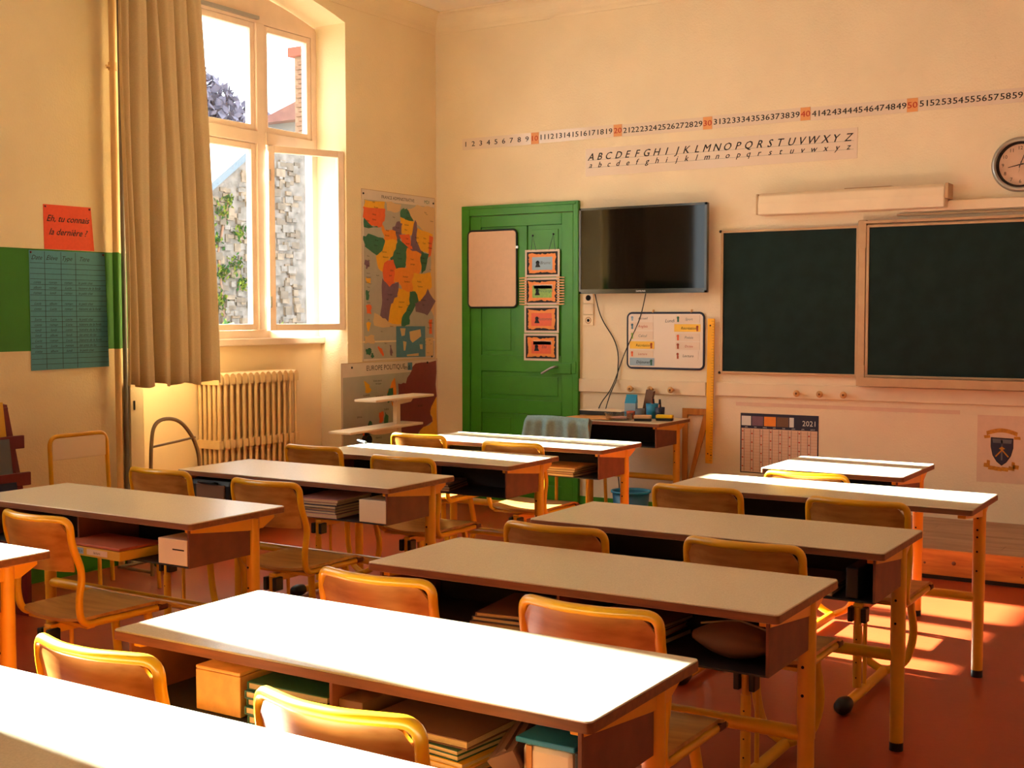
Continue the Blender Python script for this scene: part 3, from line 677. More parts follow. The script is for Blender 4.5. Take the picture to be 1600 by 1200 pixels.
# roll screen case, beam behind it
sc = thing('projection_screen', 'long cream roll-up screen case fixed above the chalkboard', 'projection screen', (-2.50, YF - .085, 2.255))
add('screen_case', MB().prism([(-.055, -.075), (.085, -.075), (.085, .075), (-.02, .075), (-.05, .055), (-.058, 0)], -.635, .610, ax='x'), 'rail', sc, bev=.008)
add('end_cap', MB().b2((.610, -.05, -.02), (.632, .085, .078)).b2((-.650, -.05, -.072), (-.635, .085, .07)), 'alu', sc, bev=.004)
add('wall_bracket', MB().b2((-.05, .0, .075), (.26, .085, .083)), 'alu', sc)
bm_ = tag(add('upper_beam', MB().b2((-2.20, YF - .045, 2.165), (1.2, YF, 2.228)), 'rail', bev=.004), 'flat cream beam on the wall above the centre chalkboard', 'beam')
tag(add('cable_duct', MB().b2((-2.22, YF - .02, 2.142), (1.2, YF, 2.156)), 'alu', bev=.002), 'thin duct line between the beam and the chalkboard', 'duct')
# clock
ck = thing('wall_clock', 'round silver-rimmed wall clock cut by the right edge', 'clock', (-1.462, YF, 2.432))
add('clock_rim', MB().lathe([(.170, 0), (.172, -.02), (.160, -.042), (.146, -.045), (.141, -.030)], (0, 0, 0), 48, ax='y'), 'metal', ck)
add('inner_ring', MB().lathe([(.1415, -.032), (.128, -.020), (.127, -.012)], (0, 0, 0), 48, ax='y'), 'black', ck)
add('clock_face', MB().lathe([(.0001, -.012), (.136, -.0115)], (0, 0, 0), 40, ax='y'), 'pink', ck)
add('clock_numbers', textmb(MB(), [(str(h), .104 * math.sin(R(30 * h)), .104 * math.cos(R(30 * h)) - .011, .032, 'c') for h in range(1, 13)], -.0128), 'ink', ck)
def hand(a, l, w, y): 
    d = Vector((math.sin(R(a)), 0, math.cos(R(a)))); s_ = Vector((d.z, 0, -d.x)) * w
    pts = [-d * .02 + s_, -d * .02 - s_, d * l - s_ * .5, d * l + s_ * .5]
    return MB().add([Vector((p.x, y, p.z)) for p in pts] + [Vector((p.x, y + .0008, p.z)) for p in pts], [(0, 1, 2, 3), (4, 5, 6, 7), (0, 1, 5, 4), (1, 2, 6, 5), (2, 3, 7, 6), (3, 0, 4, 7)])
add('hour_hand', hand(258, .075, .004, -.015), 'ink', ck); add('minute_hand', hand(20, .105, .003, -.017), 'ink', ck)
add('second_hand', hand(190, .05, .001, -.019), 'grey', ck)
add('clock_glass', MB().lathe([(.0001, -.028), (.140, -.026)], (0, 0, 0), 40, ax='y'), 'glass', ck)

# coat rail with wooden knobs
rl = thing('coat_rail', 'long painted wooden coat rail with round knobs across the front wall', 'coat rail', (-4.605, YF, .962))
add('rail_board', MB().b2((0, -.020, -.049), (1.045, 0, .049)), 'rail', rl, bev=.003)
add('rail_board', MB().b2((1.12, -.022, -.042), (4.1, 0, .052)), 'rail', rl, bev=.003)
for x in (.460, .623, .788, 1.734, 1.896, 2.060):
    z = -.012 if x < 1 else -.006
    k_ = add('coat_knob', MB().lathe([(.010, -.02), (.010, -.045), (.020, -.052), (.024, -.062), (.020, -.070), (.0001, -.072)], (x, 0, z), 16, ax='y'), 'knob', rl)
    add('knob_screw', MB().lathe([(.0001, -.0735), (.008, -.073), (.008, -.070)], (x, 0, z), 8, ax='y'), 'edge', k_)
tag(add('tape_strip', MB().b2((-3.335, YF - .002, .852), (-1.80, YF, .878)), 'pink'), 'long pale tape strip on the wall above the calendar', 'tape')

# ruler and set square
ru = thing('board_ruler', 'long yellow blackboard ruler hanging left of the chalkboard', 'ruler', (-3.518, YF - .03, .95))
add('ruler_blade', MB().b2((-.026, -.012, -.52), (.026, 0, .52)), 'ruler', ru, bev=.002, rot=(0, R(.6), 0))
mb = MB()
for i in range(51): mb.b2((.012 if i % 5 else .004, -.0128, -.5 + i * .02), (.025, -.012, -.4985 + i * .02))
add('graduation_marks', mb, 'ink', ru, rot=(0, R(.6), 0))
add('ruler_holes', MB().lathe([(.0001, -.0130), (.006, -.0128), (.006, -.012)], (0, 0, .47), 10, ax='y').lathe([(.0001, -.0130), (.005, -.0128), (.005, -.012)], (-.012, 0, -.45), 10, ax='y').lathe([(.0001, -.0130), (.005, -.0128), (.005, -.012)], (.012, 0, -.46), 10, ax='y'), 'hole', ru)
sq = thing('set_square', 'large wooden set square hanging behind the yellow ruler', 'set square', (-3.74, YF - .012, .17))
add('upright_slat', MB().b2((0, -.012, 0), (.042, 0, .65)), 'wood', sq, bev=.002)
add('top_slat', MB().b2((.042, -.012, .605), (.215, 0, .65)), 'wood', sq, bev=.002)
add('slanted_slat', MB().prism([(.042, .0), (.042, .10), (.165, .605), (.215, .605)], -.012, 0, ax='y'), 'wood', sq, bev=.002)

# calendar 2021
ca = wall_thing('wall_calendar', 'wall calendar for 2021 with dark header, left of the small single desk', 'calendar', -3.015, .590)
add('calendar_sheet', MB().b2((-.283, -.003, -.212), (.283, 0, .212)), 'navy', ca)
add('month_field', MB().rect(-.276, -.205, .276, .105, -.0034), 'pink', ca)
hb = MB(); cols = ['white', 'mpurple', 'morange', 'brown', 'white']
for i, (x0, x1) in enumerate(((-.275, -.205), (-.198, -.115), (-.108, -.022), (-.015, .070), (.076, .108))): hb.rect(x0, .125, x1, .192, -.0036, i)
add('header_picture', hb, cols, ca)
add('year_number', textmb(MB(), [('2021', .215, .138, .052, 'c')], -.0038), 'white', ca)
add('month_names', textmb(MB(), [(m_, -.24 + i * .069, .110, .012, 'c') for i, m_ in enumerate(('JAN', 'FÉV', 'MARS', 'AVR', 'MAI', 'JUIN', 'JUIL', 'AOÛT'))], -.0038), 'white', ca)
mb = MB(); mr = MB()
for i in range(8):
    x = -.276 + i * .069
    mb.rect(x + .020, -.2, x + .0225, .1, -.0038); mb.rect(x - .0012, -.2, x + .0012, .1, -.0038)
    for j in range(5): mr.rect(x + .004, .08 - j * .062 - (i % 3) * .015, x + .016, .088 - j * .062 - (i % 3) * .015, -.0038)
for j in range(14): mr.rect(-.276, .085 - j * .021, .276, .0858 - j * .021, -.0037)
add('column_lines', mb, 'navy', ca); add('week_marks', mr, 'inkred', ca)
# crest poster
cr = wall_thing('crest_poster', 'pale poster with a dark shield crest and gold ribbons, cut by the right edge', 'poster', -1.545, .640)
add('poster_sheet', MB().b2((-.145, -.002, -.215), (.165, 0, .215)), 'pink', cr)
sh = [(-.062, .075), (.075, .072), (.075, .01), (.062, -.04), (.035, -.082), (.006, -.105), (-.025, -.08), (-.050, -.04), (-.062, .015)]
add('shield', MB().flat(sh, -.0026).flat([(x * .93 + .0005, z * .93) for x, z in sh], -.0030, 1), ['ink', 'navy'], cr)
add('shield_emblem', MB().flat([(-.052, .066), (.066, .063), (.062, .038), (-.048, .04)], -.0034).rect(.001, -.07, .011, .06, -.0034), 'grey', cr)
add('crossed_staffs', MB().flat([(-.035, -.045), (-.028, -.05), (.012, -.005), (.006, .0)], -.0038).flat([(.050, -.045), (.043, -.05), (.004, -.005), (.010, .0)], -.0038).flat([(-.012, .005), (.006, .018), (.026, .005), (.006, -.006)], -.0038), 'gold', cr)
rb = MB(); n = 14
top = [(-.09 + .19 * i / n, .112 + .022 * math.sin(math.pi * i / n)) for i in range(n + 1)]
rb.flat(top + [(x * .96, z - .026) for x, z in reversed(top)], -.003)
rb.flat([(-.105, .085), (-.066, .088), (-.066, .070), (-.100, .066)], -.003).flat([(.078, .085), (.115, .085), (.118, .066), (.078, .066)], -.003)
for x, z, w in ((-.085, -.105, .03), (-.055, -.12, .035), (-.015, -.125, .035), (.025, -.125, .035), (.065, -.118, .03), (.09, -.108, .03), (-.075, -.085, .016), (.075, -.09, .016)):
    rb.flat([(x - w * .6, z - .012), (x + w * .6, z - .016), (x + w * .7, z + .010), (x - w * .5, z + .014)], -.003)
add('gold_ribbons', rb, 'gold', cr)

# ------------------------------------------------------------------ left wall papers and maps
rp = thing('red_note', 'red paper with handwritten question pinned on the left wall', 'paper', (XL, 4.73, 1.997), LEFTW)
add('paper_sheet', MB().flat([(-.168, .123), (.158, .125), (.178, -.125), (-.165, -.127)], -.002).flat([(-.168, .123), (.158, .125), (.178, -.125), (-.165, -.127)], 0), 'redpaper', rp, solid=.0015)
add('handwriting', textmb(MB(), [('Eh, tu connais', .0, .03, .052, 'c'), ('la dernière ?', .0, -.045, .052, 'c')], -.0035, shear=.4, bold=.016), 'ink', rp)
add('pin', MB().lathe([(.0001, -.010), (.006, -.006), (.006, 0)], (-.155, 0, .112), 8, ax='y').lathe([(.0001, -.010), (.006, -.006), (.006, 0)], (.148, 0, .113), 8, ax='y'), 'maroon', rp)
bp_ = thing('blue_chart', 'tall blue paper chart with ruled handwritten columns over the green stripe', 'paper', (XL + .004, 4.725, 1.526), LEFTW)
add('paper_sheet', MB().flat([(-.265, .333), (.253, .338), (.272, -.330), (-.266, -.336)], -.0015), 'bluepaper', bp_, solid=.0015)
mb = MB()
for i in range(20): z = .263 - i * .0298; mb.rect(-.262, z, .256 + i * .0007, z + .0022, -.0026)
for x in (-.165, -.055, .045): mb.flat([(x, -.33), (x + .003, -.33), (x + .002, .33), (x - .001, .33)], -.0026)
add('ruled_lines', mb, 'ink', bp_)
mb = textmb(MB(), [('Date', -.215, .283, .036, 'c'), ('Élève', -.115, .283, .036, 'c'), ('Type', -.01, .283, .036, 'c'), ('Titre', .11, .283, .036, 'c')], -.0028, shear=.4)
rr = random.Random(3)
words = ('lundi', 'conte', 'album', 'Lucie', 'roman', 'le petit chat', 'les amis du lac', 'vendredi', 'Tom', 'bd', 'histoire de la forêt')
for i in range(1, 20):
    if i in (1, 2, 6, 9, 17, 18, 19): continue
    for x in (-.215, -.112, -.008, .06):
        s_ = rr.choice(words[:5]) if x < .05 else rr.choice(words[5:7] + words[10:])
        textmb(mb, [(s_, x, .240 - i * .0298, .021, 'c' if x < .05 else 'l')], -.0028, shear=.4)
add('handwriting', mb, 'ink', bp_)
add('pin', MB().lathe([(.0001, -.010), (.006, -.006), (.006, 0)], (-.255, 0, .322), 8, ax='y').lathe([(.0001, -.010), (.006, -.006), (.006, 0)], (.243, 0, .325), 8, ax='y'), 'maroon', bp_)
FRANCE = [('sea', [(0.033, 0.94), (0.98, 0.942), (0.977, 0.011), (0.015, 0.015)]), ('land', [(0.312, 0.94), (0.523, 0.935), (0.468, 0.885), (0.331, 0.889)]), ('land', [(0.598, 0.91), (0.742, 0.946), (0.996, 0.937), (0.986, 0.256), (0.9, 0.326), (0.93, 0.524), (0.939, 0.762), (0.694, 0.842)]), ('land', [(0.153, 0.284), (0.265, 0.26), (0.518, 0.215), (0.528, 0.196), (0.15, 0.209)]), ('green', [(0.533, 0.902), (0.598, 0.91), (0.683, 0.846), (0.65, 0.832), (0.52, 0.859)]), ('yellow', [(0.52, 0.854), (0.694, 0.837), (0.669, 0.763), (0.592, 0.756), (0.528, 0.768)]), ('purple', [(0.411, 0.793), (0.476, 0.826), (0.529, 0.816), (0.516, 0.758), (0.472, 0.714), (0.43, 0.736)]), ('purple', [(0.716, 0.838), (0.747, 0.785), (0.734, 0.736), (0.821, 0.651), (0.764, 0.639), (0.644, 0.675), (0.668, 0.744)]), ('orange', [(0.265, 0.806), (0.305, 0.77), (0.431, 0.77), (0.44, 0.708), (0.303, 0.704), (0.284, 0.751)]), ('red', [(0.505, 0.748), (0.625, 0.757), (0.645, 0.714), (0.666, 0.676), (0.611, 0.674), (0.536, 0.711)]), ('yellow', [(0.759, 0.795), (0.95, 0.767), (0.912, 0.663), (0.822, 0.665), (0.745, 0.727)]), ('red', [(0.916, 0.766), (0.973, 0.753), (0.934, 0.633), (0.9, 0.633)]), ('green', [(0.039, 0.724), (0.119, 0.736), (0.262, 0.722), (0.302, 0.685), (0.27, 0.656), (0.197, 0.626), (0.057, 0.669)]), ('yellow', [(0.303, 0.704), (0.44, 0.708), (0.427, 0.641), (0.319, 0.591), (0.296, 0.53), (0.225, 0.552), (0.196, 0.617), (0.269, 0.647)]), ('green', [(0.472, 0.719), (0.6, 0.674), (0.597, 0.597), (0.508, 0.533), (0.423, 0.546), (0.383, 0.612), (0.449, 0.661)]), ('orange', [(0.611, 0.67), (0.787, 0.64), (0.795, 0.562), (0.727, 0.521), (0.595, 0.549), (0.597, 0.597)]), ('green', [(0.81, 0.66), (0.9, 0.643), (0.864, 0.573), (0.806, 0.532), (0.792, 0.601)]), ('red', [(0.298, 0.572), (0.404, 0.593), (0.444, 0.537), (0.42, 0.469), (0.355, 0.431), (0.284, 0.496)]), ('orange', [(0.444, 0.537), (0.595, 0.549), (0.727, 0.521), (0.681, 0.482), (0.701, 0.424), (0.568, 0.408), (0.484, 0.47), (0.431, 0.47)]), ('yellow', [(0.704, 0.521), (0.908, 0.529), (0.928, 0.445), (0.788, 0.36), (0.7, 0.404), (0.676, 0.472)]), ('purple', [(0.273, 0.477), (0.355, 0.431), (0.462, 0.46), (0.471, 0.393), (0.373, 0.336), (0.338, 0.245), (0.245, 0.279), (0.269, 0.364)]), ('yellow', [(0.482, 0.422), (0.634, 0.404), (0.643, 0.345), (0.564, 0.278), (0.518, 0.23), (0.359, 0.24), (0.394, 0.336), (0.47, 0.374)]), ('green', [(0.634, 0.404), (0.7, 0.404), (0.743, 0.346), (0.629, 0.268), (0.627, 0.224), (0.529, 0.215), (0.553, 0.278), (0.631, 0.336)]), ('purple', [(0.788, 0.355), (0.881, 0.425), (0.982, 0.356), (0.876, 0.276), (0.73, 0.297), (0.72, 0.345)]), ('red', [(0.909, 0.246), (0.955, 0.246), (0.952, 0.146), (0.906, 0.167)]), ('yellow', [(0.037, 0.936), (0.302, 0.941), (0.289, 0.882), (0.035, 0.881)]), ('red', [(0.035, 0.89), (0.289, 0.892), (0.276, 0.826), (0.223, 0.791), (0.122, 0.792), (0.033, 0.835)]), ('green', [(0.029, 0.834), (0.122, 0.792), (0.213, 0.784), (0.027, 0.779)]), ('blue', [(0.442, 0.203), (0.85, 0.201), (0.85, 0.011), (0.442, 0.017)]), ('paper', [(0.495, 0.191), (0.571, 0.19), (0.559, 0.147), (0.515, 0.143)]), ('paper', [(0.625, 0.17), (0.782, 0.183), (0.791, 0.139), (0.667, 0.101), (0.635, 0.121)]), ('paper', [(0.536, 0.113), (0.584, 0.108), (0.566, 0.055), (0.544, 0.055)]), ('paper', [(0.767, 0.09), (0.812, 0.089), (0.811, 0.059), (0.777, 0.06)]), ('paper', [(0.587, 0.03), (0.754, 0.036), (0.753, 0.019), (0.587, 0.02)]), ('purple', [(0.037, 0.586), (0.084, 0.594), (0.096, 0.55), (0.047, 0.542)]), ('yellow', [(0.05, 0.493), (0.11, 0.485), (0.108, 0.448), (0.058, 0.456)]), ('green', [(0.046, 0.415), (0.097, 0.415), (0.085, 0.364), (0.048, 0.359)]), ('red', [(0.043, 0.326), (0.114, 0.326), (0.116, 0.28), (0.057, 0.28)]), ('yellow', [(0.049, 0.224), (0.11, 0.226), (0.077, 0.173)]), ('land', [(0.026, 0.15), (0.154, 0.15), (0.152, 0.103), (0.024, 0.104)]), ('green', [(0.043, 0.071), (0.094, 0.076), (0.113, 0.06), (0.092, 0.037), (0.048, 0.043)]), ('green', [(0.108, 0.041), (0.137, 0.042), (0.142, 0.024), (0.116, 0.023)]), ('red', [(0.192, 0.082), (0.217, 0.079), (0.277, 0.034), (0.26, 0.028)]), ('purple', [(0.353, 0.093), (0.374, 0.092), (0.398, 0.039), (0.361, 0.03)]), ('paper', [(0.742, 0.931), (0.986, 0.93), (0.984, 0.873), (0.739, 0.874)]), ('paper', [(0.859, 0.128), (0.967, 0.13), (0.963, 0.016), (0.86, 0.014)])]
EUROPE = [('sea', [(0.016, 0.859), (0.744, 0.876), (0.983, 0.967), (0.978, 0.003), (0.015, 0.019)]), ('maroon', [(0.751, 0.96), (0.984, 0.98), (0.99, 0.593), (0.915, 0.444), (0.941, 0.326), (0.783, 0.231), (0.769, 0.084), (0.65, 0.114), (0.546, 0.261), (0.55, 0.503), (0.564, 0.763), (0.647, 0.758), (0.686, 0.846)]), ('yellow', [(0.988, 0.593), (0.994, 0.014), (0.787, 0.057), (0.793, 0.242), (0.941, 0.326), (0.915, 0.444)]), ('orange', [(0.447, 0.684), (0.529, 0.828), (0.559, 0.552), (0.506, 0.532), (0.49, 0.595)]), ('green', [(0.465, 0.707), (0.51, 0.729), (0.498, 0.582), (0.454, 0.573)]), ('yellow', [(0.216, 0.819), (0.277, 0.768), (0.277, 0.696), (0.227, 0.699)]), ('red', [(0.367, 0.485), (0.41, 0.492), (0.409, 0.397), (0.366, 0.378)]), ('green', [(0.427, 0.491), (0.461, 0.439), (0.441, 0.262), (0.407, 0.255), (0.418, 0.42)]), ('green', [(0.267, 0.412), (0.291, 0.398), (0.29, 0.27), (0.257, 0.274)]), ('red', [(0.201, 0.304), (0.233, 0.329), (0.241, 0.253), (0.201, 0.236)]), ('orange', [(0.564, 0.283), (0.632, 0.128), (0.769, 0.06), (0.577, 0.065), (0.536, 0.19)]), ('maroon', [(0.24, 0.127), (0.405, 0.137), (0.543, 0.094), (0.541, 0.023), (0.24, 0.014)]), ('green', [(0.963, 0.132), (0.993, 0.14), (0.991, 0.027), (0.955, 0.032)])]
CM = {'sea': 'sea', 'land': 'land', 'green': 'mgreen', 'yellow': 'myellow', 'orange': 'morange', 'red': 'mred', 'purple': 'mpurple', 'blue': 'mblue', 'paper': 'land', 'maroon': 'mmaroon'}
CN = {'sea': 'sea_field', 'land': 'neighbour_land', 'green': 'green_region', 'yellow': 'yellow_region', 'orange': 'orange_region', 'red': 'red_region', 'purple': 'purple_region', 'blue': 'world_inset', 'paper': 'inset_land', 'maroon': 'maroon_region'}
def wallmap(name, lab, y, z, w, h, data, title, tz, tx, xoff, seed):
    o = thing(name, lab, 'map', (XL + xoff, y, z), LEFTW)
    add('map_sheet', MB().b2((-w / 2, -.003, -h / 2), (w / 2, 0, h / 2)), 'paper', o)
    add('map_edge', bars_xz(-w / 2, w / 2, -h / 2, h / 2, .004, -.0045, -.003), 'alu', o)
    rr = random.Random(seed)
    for k, (c, poly) in enumerate(data):
        pts = []
        if c not in ('sea', 'blue', 'paper', 'land', 'maroon') and len(data) > 20 and len(poly) > 4:     # neighbouring regions meet
            cu0 = sum(p[0] for p in poly) / len(poly); cv0 = sum(p[1] for p in poly) / len(poly)
            poly = [(cu0 + (p[0] - cu0) * 1.15, cv0 + (p[1] - cv0) * 1.12) for p in poly]
        for i, (u, v) in enumerate(poly):     # crinkle the outline a little, like a border on a map
            a = poly[i - 1]
            if c not in ('sea', 'blue', 'paper'):
                for t in (.33, .66):
                    jx, jy = rr.uniform(-.013, .013), rr.uniform(-.009, .009)
                    pts.append((a[0] + (u - a[0]) * t + jx, a[1] + (v - a[1]) * t + jy))
            pts.append((u, v))
        lev = {'sea': 0, 'land': 1, 'blue': 2, 'paper': 3}.get(c, 3)
        add(CN[c], MB().flat([((u - .5) * w, (v - .5) * h) for u, v in pts], -.0034 - lev * .0003 - k * .00001), CM[c], o)
    add('map_title', textmb(MB(), [(title, (tx - .5) * w, (tz - .5) * h, .036 if w < 1 else .055, 'c')], -.0050), 'ink', o)
    return o, rr
fm, rr = wallmap('france_map', 'tall coloured map of France regions titled FRANCE ADMINISTRATIVE', 7.852, 1.795, .945, 1.300, FRANCE, 'FRANCE ADMINISTRATIVE', .957, .48, 0, 5)
mb = MB(); names = ('Lille', 'Amiens', 'Rouen', 'Reims', 'Metz', 'Caen', 'Paris', 'Nancy', 'Brest', 'Rennes', 'Nantes', 'Tours', 'Orléans', 'Dijon', 'Besançon', 'Poitiers', 'Limoges', 'Clermont', 'Lyon', 'Bordeaux', 'Toulouse', 'Albi', 'Nîmes', 'Nice')
cents = [(sum(p[0] for p in poly) / len(poly), sum(p[1] for p in poly) / len(poly)) for c, poly in FRANCE if c not in ('sea', 'blue', 'paper', 'land')]
for i, (u, v) in enumerate(cents[:26]):
    for q in range(2): textmb(mb, [(names[(i + q * 5) % len(names)], (u - .5) * .945 + rr.uniform(-.02, .02), (v - .5 + .016 - .03 * q) * 1.3, .018, 'c')], -.0052)
for i in range(26): textmb(mb, [(names[(i * 7) % len(names)], (rr.uniform(.78, .95) - .5) * .945, (rr.uniform(.03, .12) - .5) * 1.3, .010, 'c')], -.0052) if i % 3 == 0 else None
for u, v in ((.42, .85), (.38, .2), (.25, .17), (.3, .1), (.2, .5), (.1, .45), (.93, .55), (.95, .85), (.86, .9), (.88, .89), (.62, .9), (.08, .61), (.08, .51), (.08, .43), (.08, .34), (.08, .24)):
    textmb(mb, [(rr.choice(names), (u - .5) * .945, (v - .5) * 1.3, .014, 'c')], -.0052)
add('place_names', mb, 'ink', fm)
add('publisher_mark', textmb(MB(), [('MDI', .36, .595, .04, 'c')], -.0052), 'mgreen', fm)
add('map_pin', MB().lathe([(.0001, -.014), (.008, -.008), (.008, 0)], (-.45, 0, .615), 8, ax='y').lathe([(.0001, -.014), (.008, -.008), (.008, 0)], (.45, 0, .605), 8, ax='y').lathe([(.0001, -.014), (.008, -.008), (.008, 0)], (.42, 0, -.635), 8, ax='y'), 'black', fm)
em, rr = wallmap('europe_map', 'wide political map titled EUROPE POLITIQUE low in the corner', 7.740, .760, 1.225, .760, EUROPE, 'EUROPE POLITIQUE', .915, .44, 0, 9)
em.location.x = XL; 
add('title_band', MB().rect(-.59, .285, .30, .375, -.0042), 'paper', em)
add('publisher_mark', textmb(MB(), [('mdi', .20, .305, .055, 'c')], -.0052).rect(.205, .300, .265, .36, -.0046, 1), ['ink', 'mblue'], em)
mb = MB()
for u, v, s_ in ((.24, .66, 'ISLANDE'), (.37, .64, 'NORVÈGE'), (.17, .32, 'ROYAUME-UNI'), (.17, .28, 'IRLANDE'), (.8, .5, 'RUSSIE'), (.87, .17, 'KAZAKHSTAN'), (.35, .80, 'Océan glacial'), (.36, .77, 'Arctique'), (.47, .30, 'ALLEMAGNE'), (.36, .22, 'FRANCE'), (.17, .45, '500 km'), (.44, .5, 'SUÈDE')):
    textmb(mb, [(s_, (u - .5) * 1.225, (v - .5) * .76, .020, 'c')], -.0052)
add('place_names', mb, 'ink', em)
add('map_pin', MB().lathe([(.0001, -.014), (.009, -.008), (.009, 0)], (-.49, 0, .345), 8, ax='y').lathe([(.0001, -.014), (.009, -.008), (.009, 0)], (.47, 0, .352), 8, ax='y'), 'black', em)

# two-tier stand in the corner
st = thing('tiered_stand', 'cream two-tier shelf stand in front of the Europe map', 'stand', (-5.62, 7.33, 0), LEFTW)
add('post', MB().b2((.05, -.02, 0), (.085, .02, .665)).b2((-.02, -.02, .03), (.12, .02, .06)), 'cream', st, bev=.003)
add('upper_post', MB().b2((.03, -.018, .69), (.075, .018, .875)), 'cream', st, bev=.003)
add('shelf_board', MB().b2((-.60, -.10, .672), (.26, .10, .690)), 'cream', st, bev=.004, rot=(0, R(-.8), 0))
add('shelf_board', MB().b2((-.31, -.10, .876), (.40, .10, .894)), 'cream', st, bev=.004, rot=(0, R(-.6), 0))
add('tilt_bracket', MB().prism([(-.02, .875), (.26, .88), (.22, .845), (.10, .835), (.02, .85)], -.008, .008, ax='y').prism([(-.38, .668), (.1, .672), (.05, .635), (-.1, .625), (-.22, .63)], -.008, .008, ax='y'), 'cream', st)
add('caster', MB().cyl((-.30, -.02, .60), (-.30, .02, .60), .035).cyl((-.30, -.008, .64), (-.30, .008, .64), .02), 'black', st)
add('base_plate', MB().b2((-.3, -.2, 0), (.4, .2, .03)), 'cream', st, bev=.004)

# ------------------------------------------------------------------ side table at the front wall and what stands on it
TX, TY = -4.005, 7.93
sd = desk_template(.78, .52, True, False); sd.name = 'side_table'; sd.location = (TX, TY, 0.012); sd['category'] = 'table'
sd['label'] = 'side table with a yellow base bar against the wall under the whiteboard'
TZ = .7605
ob = tag(add('orange_cloth', MB().grid(lambda u, v: (-4.395 + .38 * u, 7.70 + .36 * v, TZ + .004 + .003 * math.sin(9 * u + 5 * v)), 10, 8), 'ex_tan', solid=.003), 'orange tan cloth spread on the left of the side table', 'cloth')
pb = thing('player_box', 'flat black media box at the back of the side table', 'media box', (-4.235, 8.08, TZ + .009))
add('box_body', MB().b2((-.17, -.09, 0), (.17, .09, .030)), 'black', pb, bev=.003); add('box_lid', MB().b2((-.172, -.092, .030), (.172, .092, .036)), 'cream', pb, bev=.002, label='pale top plate')
cn = thing('juice_carton', 'blue and white gabled carton on the side table', 'carton', (-4.00, 8.02, TZ), .2)
add('carton_body', MB().b2((-.04, -.035, 0), (.04, .035, .105)), 'lblue', cn, bev=.002)
add('gable_top', MB().add([(-.04, -.035, .105), (.04, -.035, .105), (.04, .035, .105), (-.04, .035, .105), (-.04, .02, .165), (.04, .02, .165)], [(0, 1, 5, 4), (3, 4, 5, 2), (0, 4, 3), (1, 2, 5), (0, 3, 2, 1)]), 'cyan', cn, label='bright blue slanted top')
add('blue_band', MB().b2((-.041, -.036, .01), (.041, .036, .045)), 'cyan', cn)
tag(add('brown_box', MB().box((0, 0, .10), (.06, .03, .20)), 'brown', bev=.002, loc=(-3.925, 8.10, TZ), rot=(0, R(12), 0)), 'brown cardboard sleeve leaning behind the pots', 'box')
def pot(x, y, r, h, m_, lab, holds=None):
    o = thing('pen_pot', lab, 'pot', (x, y, TZ))
    add('pot_body', MB().lathe([(.0001, 0), (r * .9, 0), (r, h), (r * .92, h), (r * .82, .004), (.0001, .004)], (0, 0, 0), 20), m_, o)
    if holds:
        for i, hm in enumerate(holds):
            a = i * 2.3; p = tag(add('marker', MB().cyl((0, 0, 0), (0, 0, .10), .006, 8).cyl((0, 0, .10), (0, 0, .135), .0068, 8, 1), [hm, 'ex_red' if i % 2 else 'ink'], loc=(x + .45 * r * math.cos(a), y + .45 * r * math.sin(a), TZ + .006), rot=(.12 * math.sin(a), -.12 * math.cos(a), 0)),
                                 ('upright %s marker in the ' % {'cyan': 'bright blue', 'white': 'white', 'ink': 'black', 'navy': 'navy', 'ex_red': 'red'}[hm]) + lab.split(' on the')[0], 'marker', 'markers in the ' + lab.split(' on the')[0])
    return o
pot(-3.955, 7.925, .032, .055, 'ex_red', 'small red pot on the side table')
pot(-3.885, 7.93, .034, .075, 'grey', 'grey pot on the side table', None)
pot(-3.845, 8.05, .048, .105, 'cyan', 'wide blue pot on the side table', ['cyan', 'white'])
pot(-3.765, 8.0, .036, .085, 'navy', 'dark pen pot on the side table', ['ink', 'navy', 'ex_red', 'cyan', 'white'])
tb = thing('plastic_tub', 'clear low plastic tub with small pink pieces on the side table', 'tub', (-3.985, 7.80, TZ))
add('tub_wall', MB().lathe([(.0001, 0), (.09, 0), (.098, .045), (.102, .045), (.102, .05), (.095, .05), (.087, .004), (.0001, .004)], (0, 0, 0), 32), 'clear', tb)
add('tub_contents', MB().grid(lambda u, v: ((.078 * v) * math.cos(6.283 * u), (.078 * v) * math.sin(6.283 * u), .018 + .004 * math.sin(17 * u + 9 * v)), 24, 5), 'ex_pink', tb)['kind'] = 'stuff'
def eraser(x, y, m_, rz, lab):
    o = thing('board_eraser', lab, 'eraser', (x, y, TZ), rz)
    add('felt', MB().b2((-.058, -.024, 0), (.058, .024, .018)), 'black', o, bev=.003); add('handle', MB().b2((-.06, -.025, .018), (.06, .025, .042)), m_, o, bev=.006)
eraser(-3.80, 7.80, 'sponge', .3, 'beige board eraser at the front of the side table'); eraser(-3.68, 7.90, 'yel2', .25, 'yellow board eraser at the right end of the side table')
wbn = thing('waste_bin', 'round blue waste bin under the side table', 'bin', (-3.80, 7.62, 0))
add('bin_body', MB().lathe([(.0001, 0), (.10, 0), (.128, .29), (.122, .29), (.095, .006), (.0001, .006)], (0, 0, 0), 32), 'binblue', wbn); add('bin_rim', MB().lathe([(.121, .283), (.138, .286), (.138, .298), (.121, .298), (.121, .283)], (0, 0, 0), 32), 'cyan', wbn)
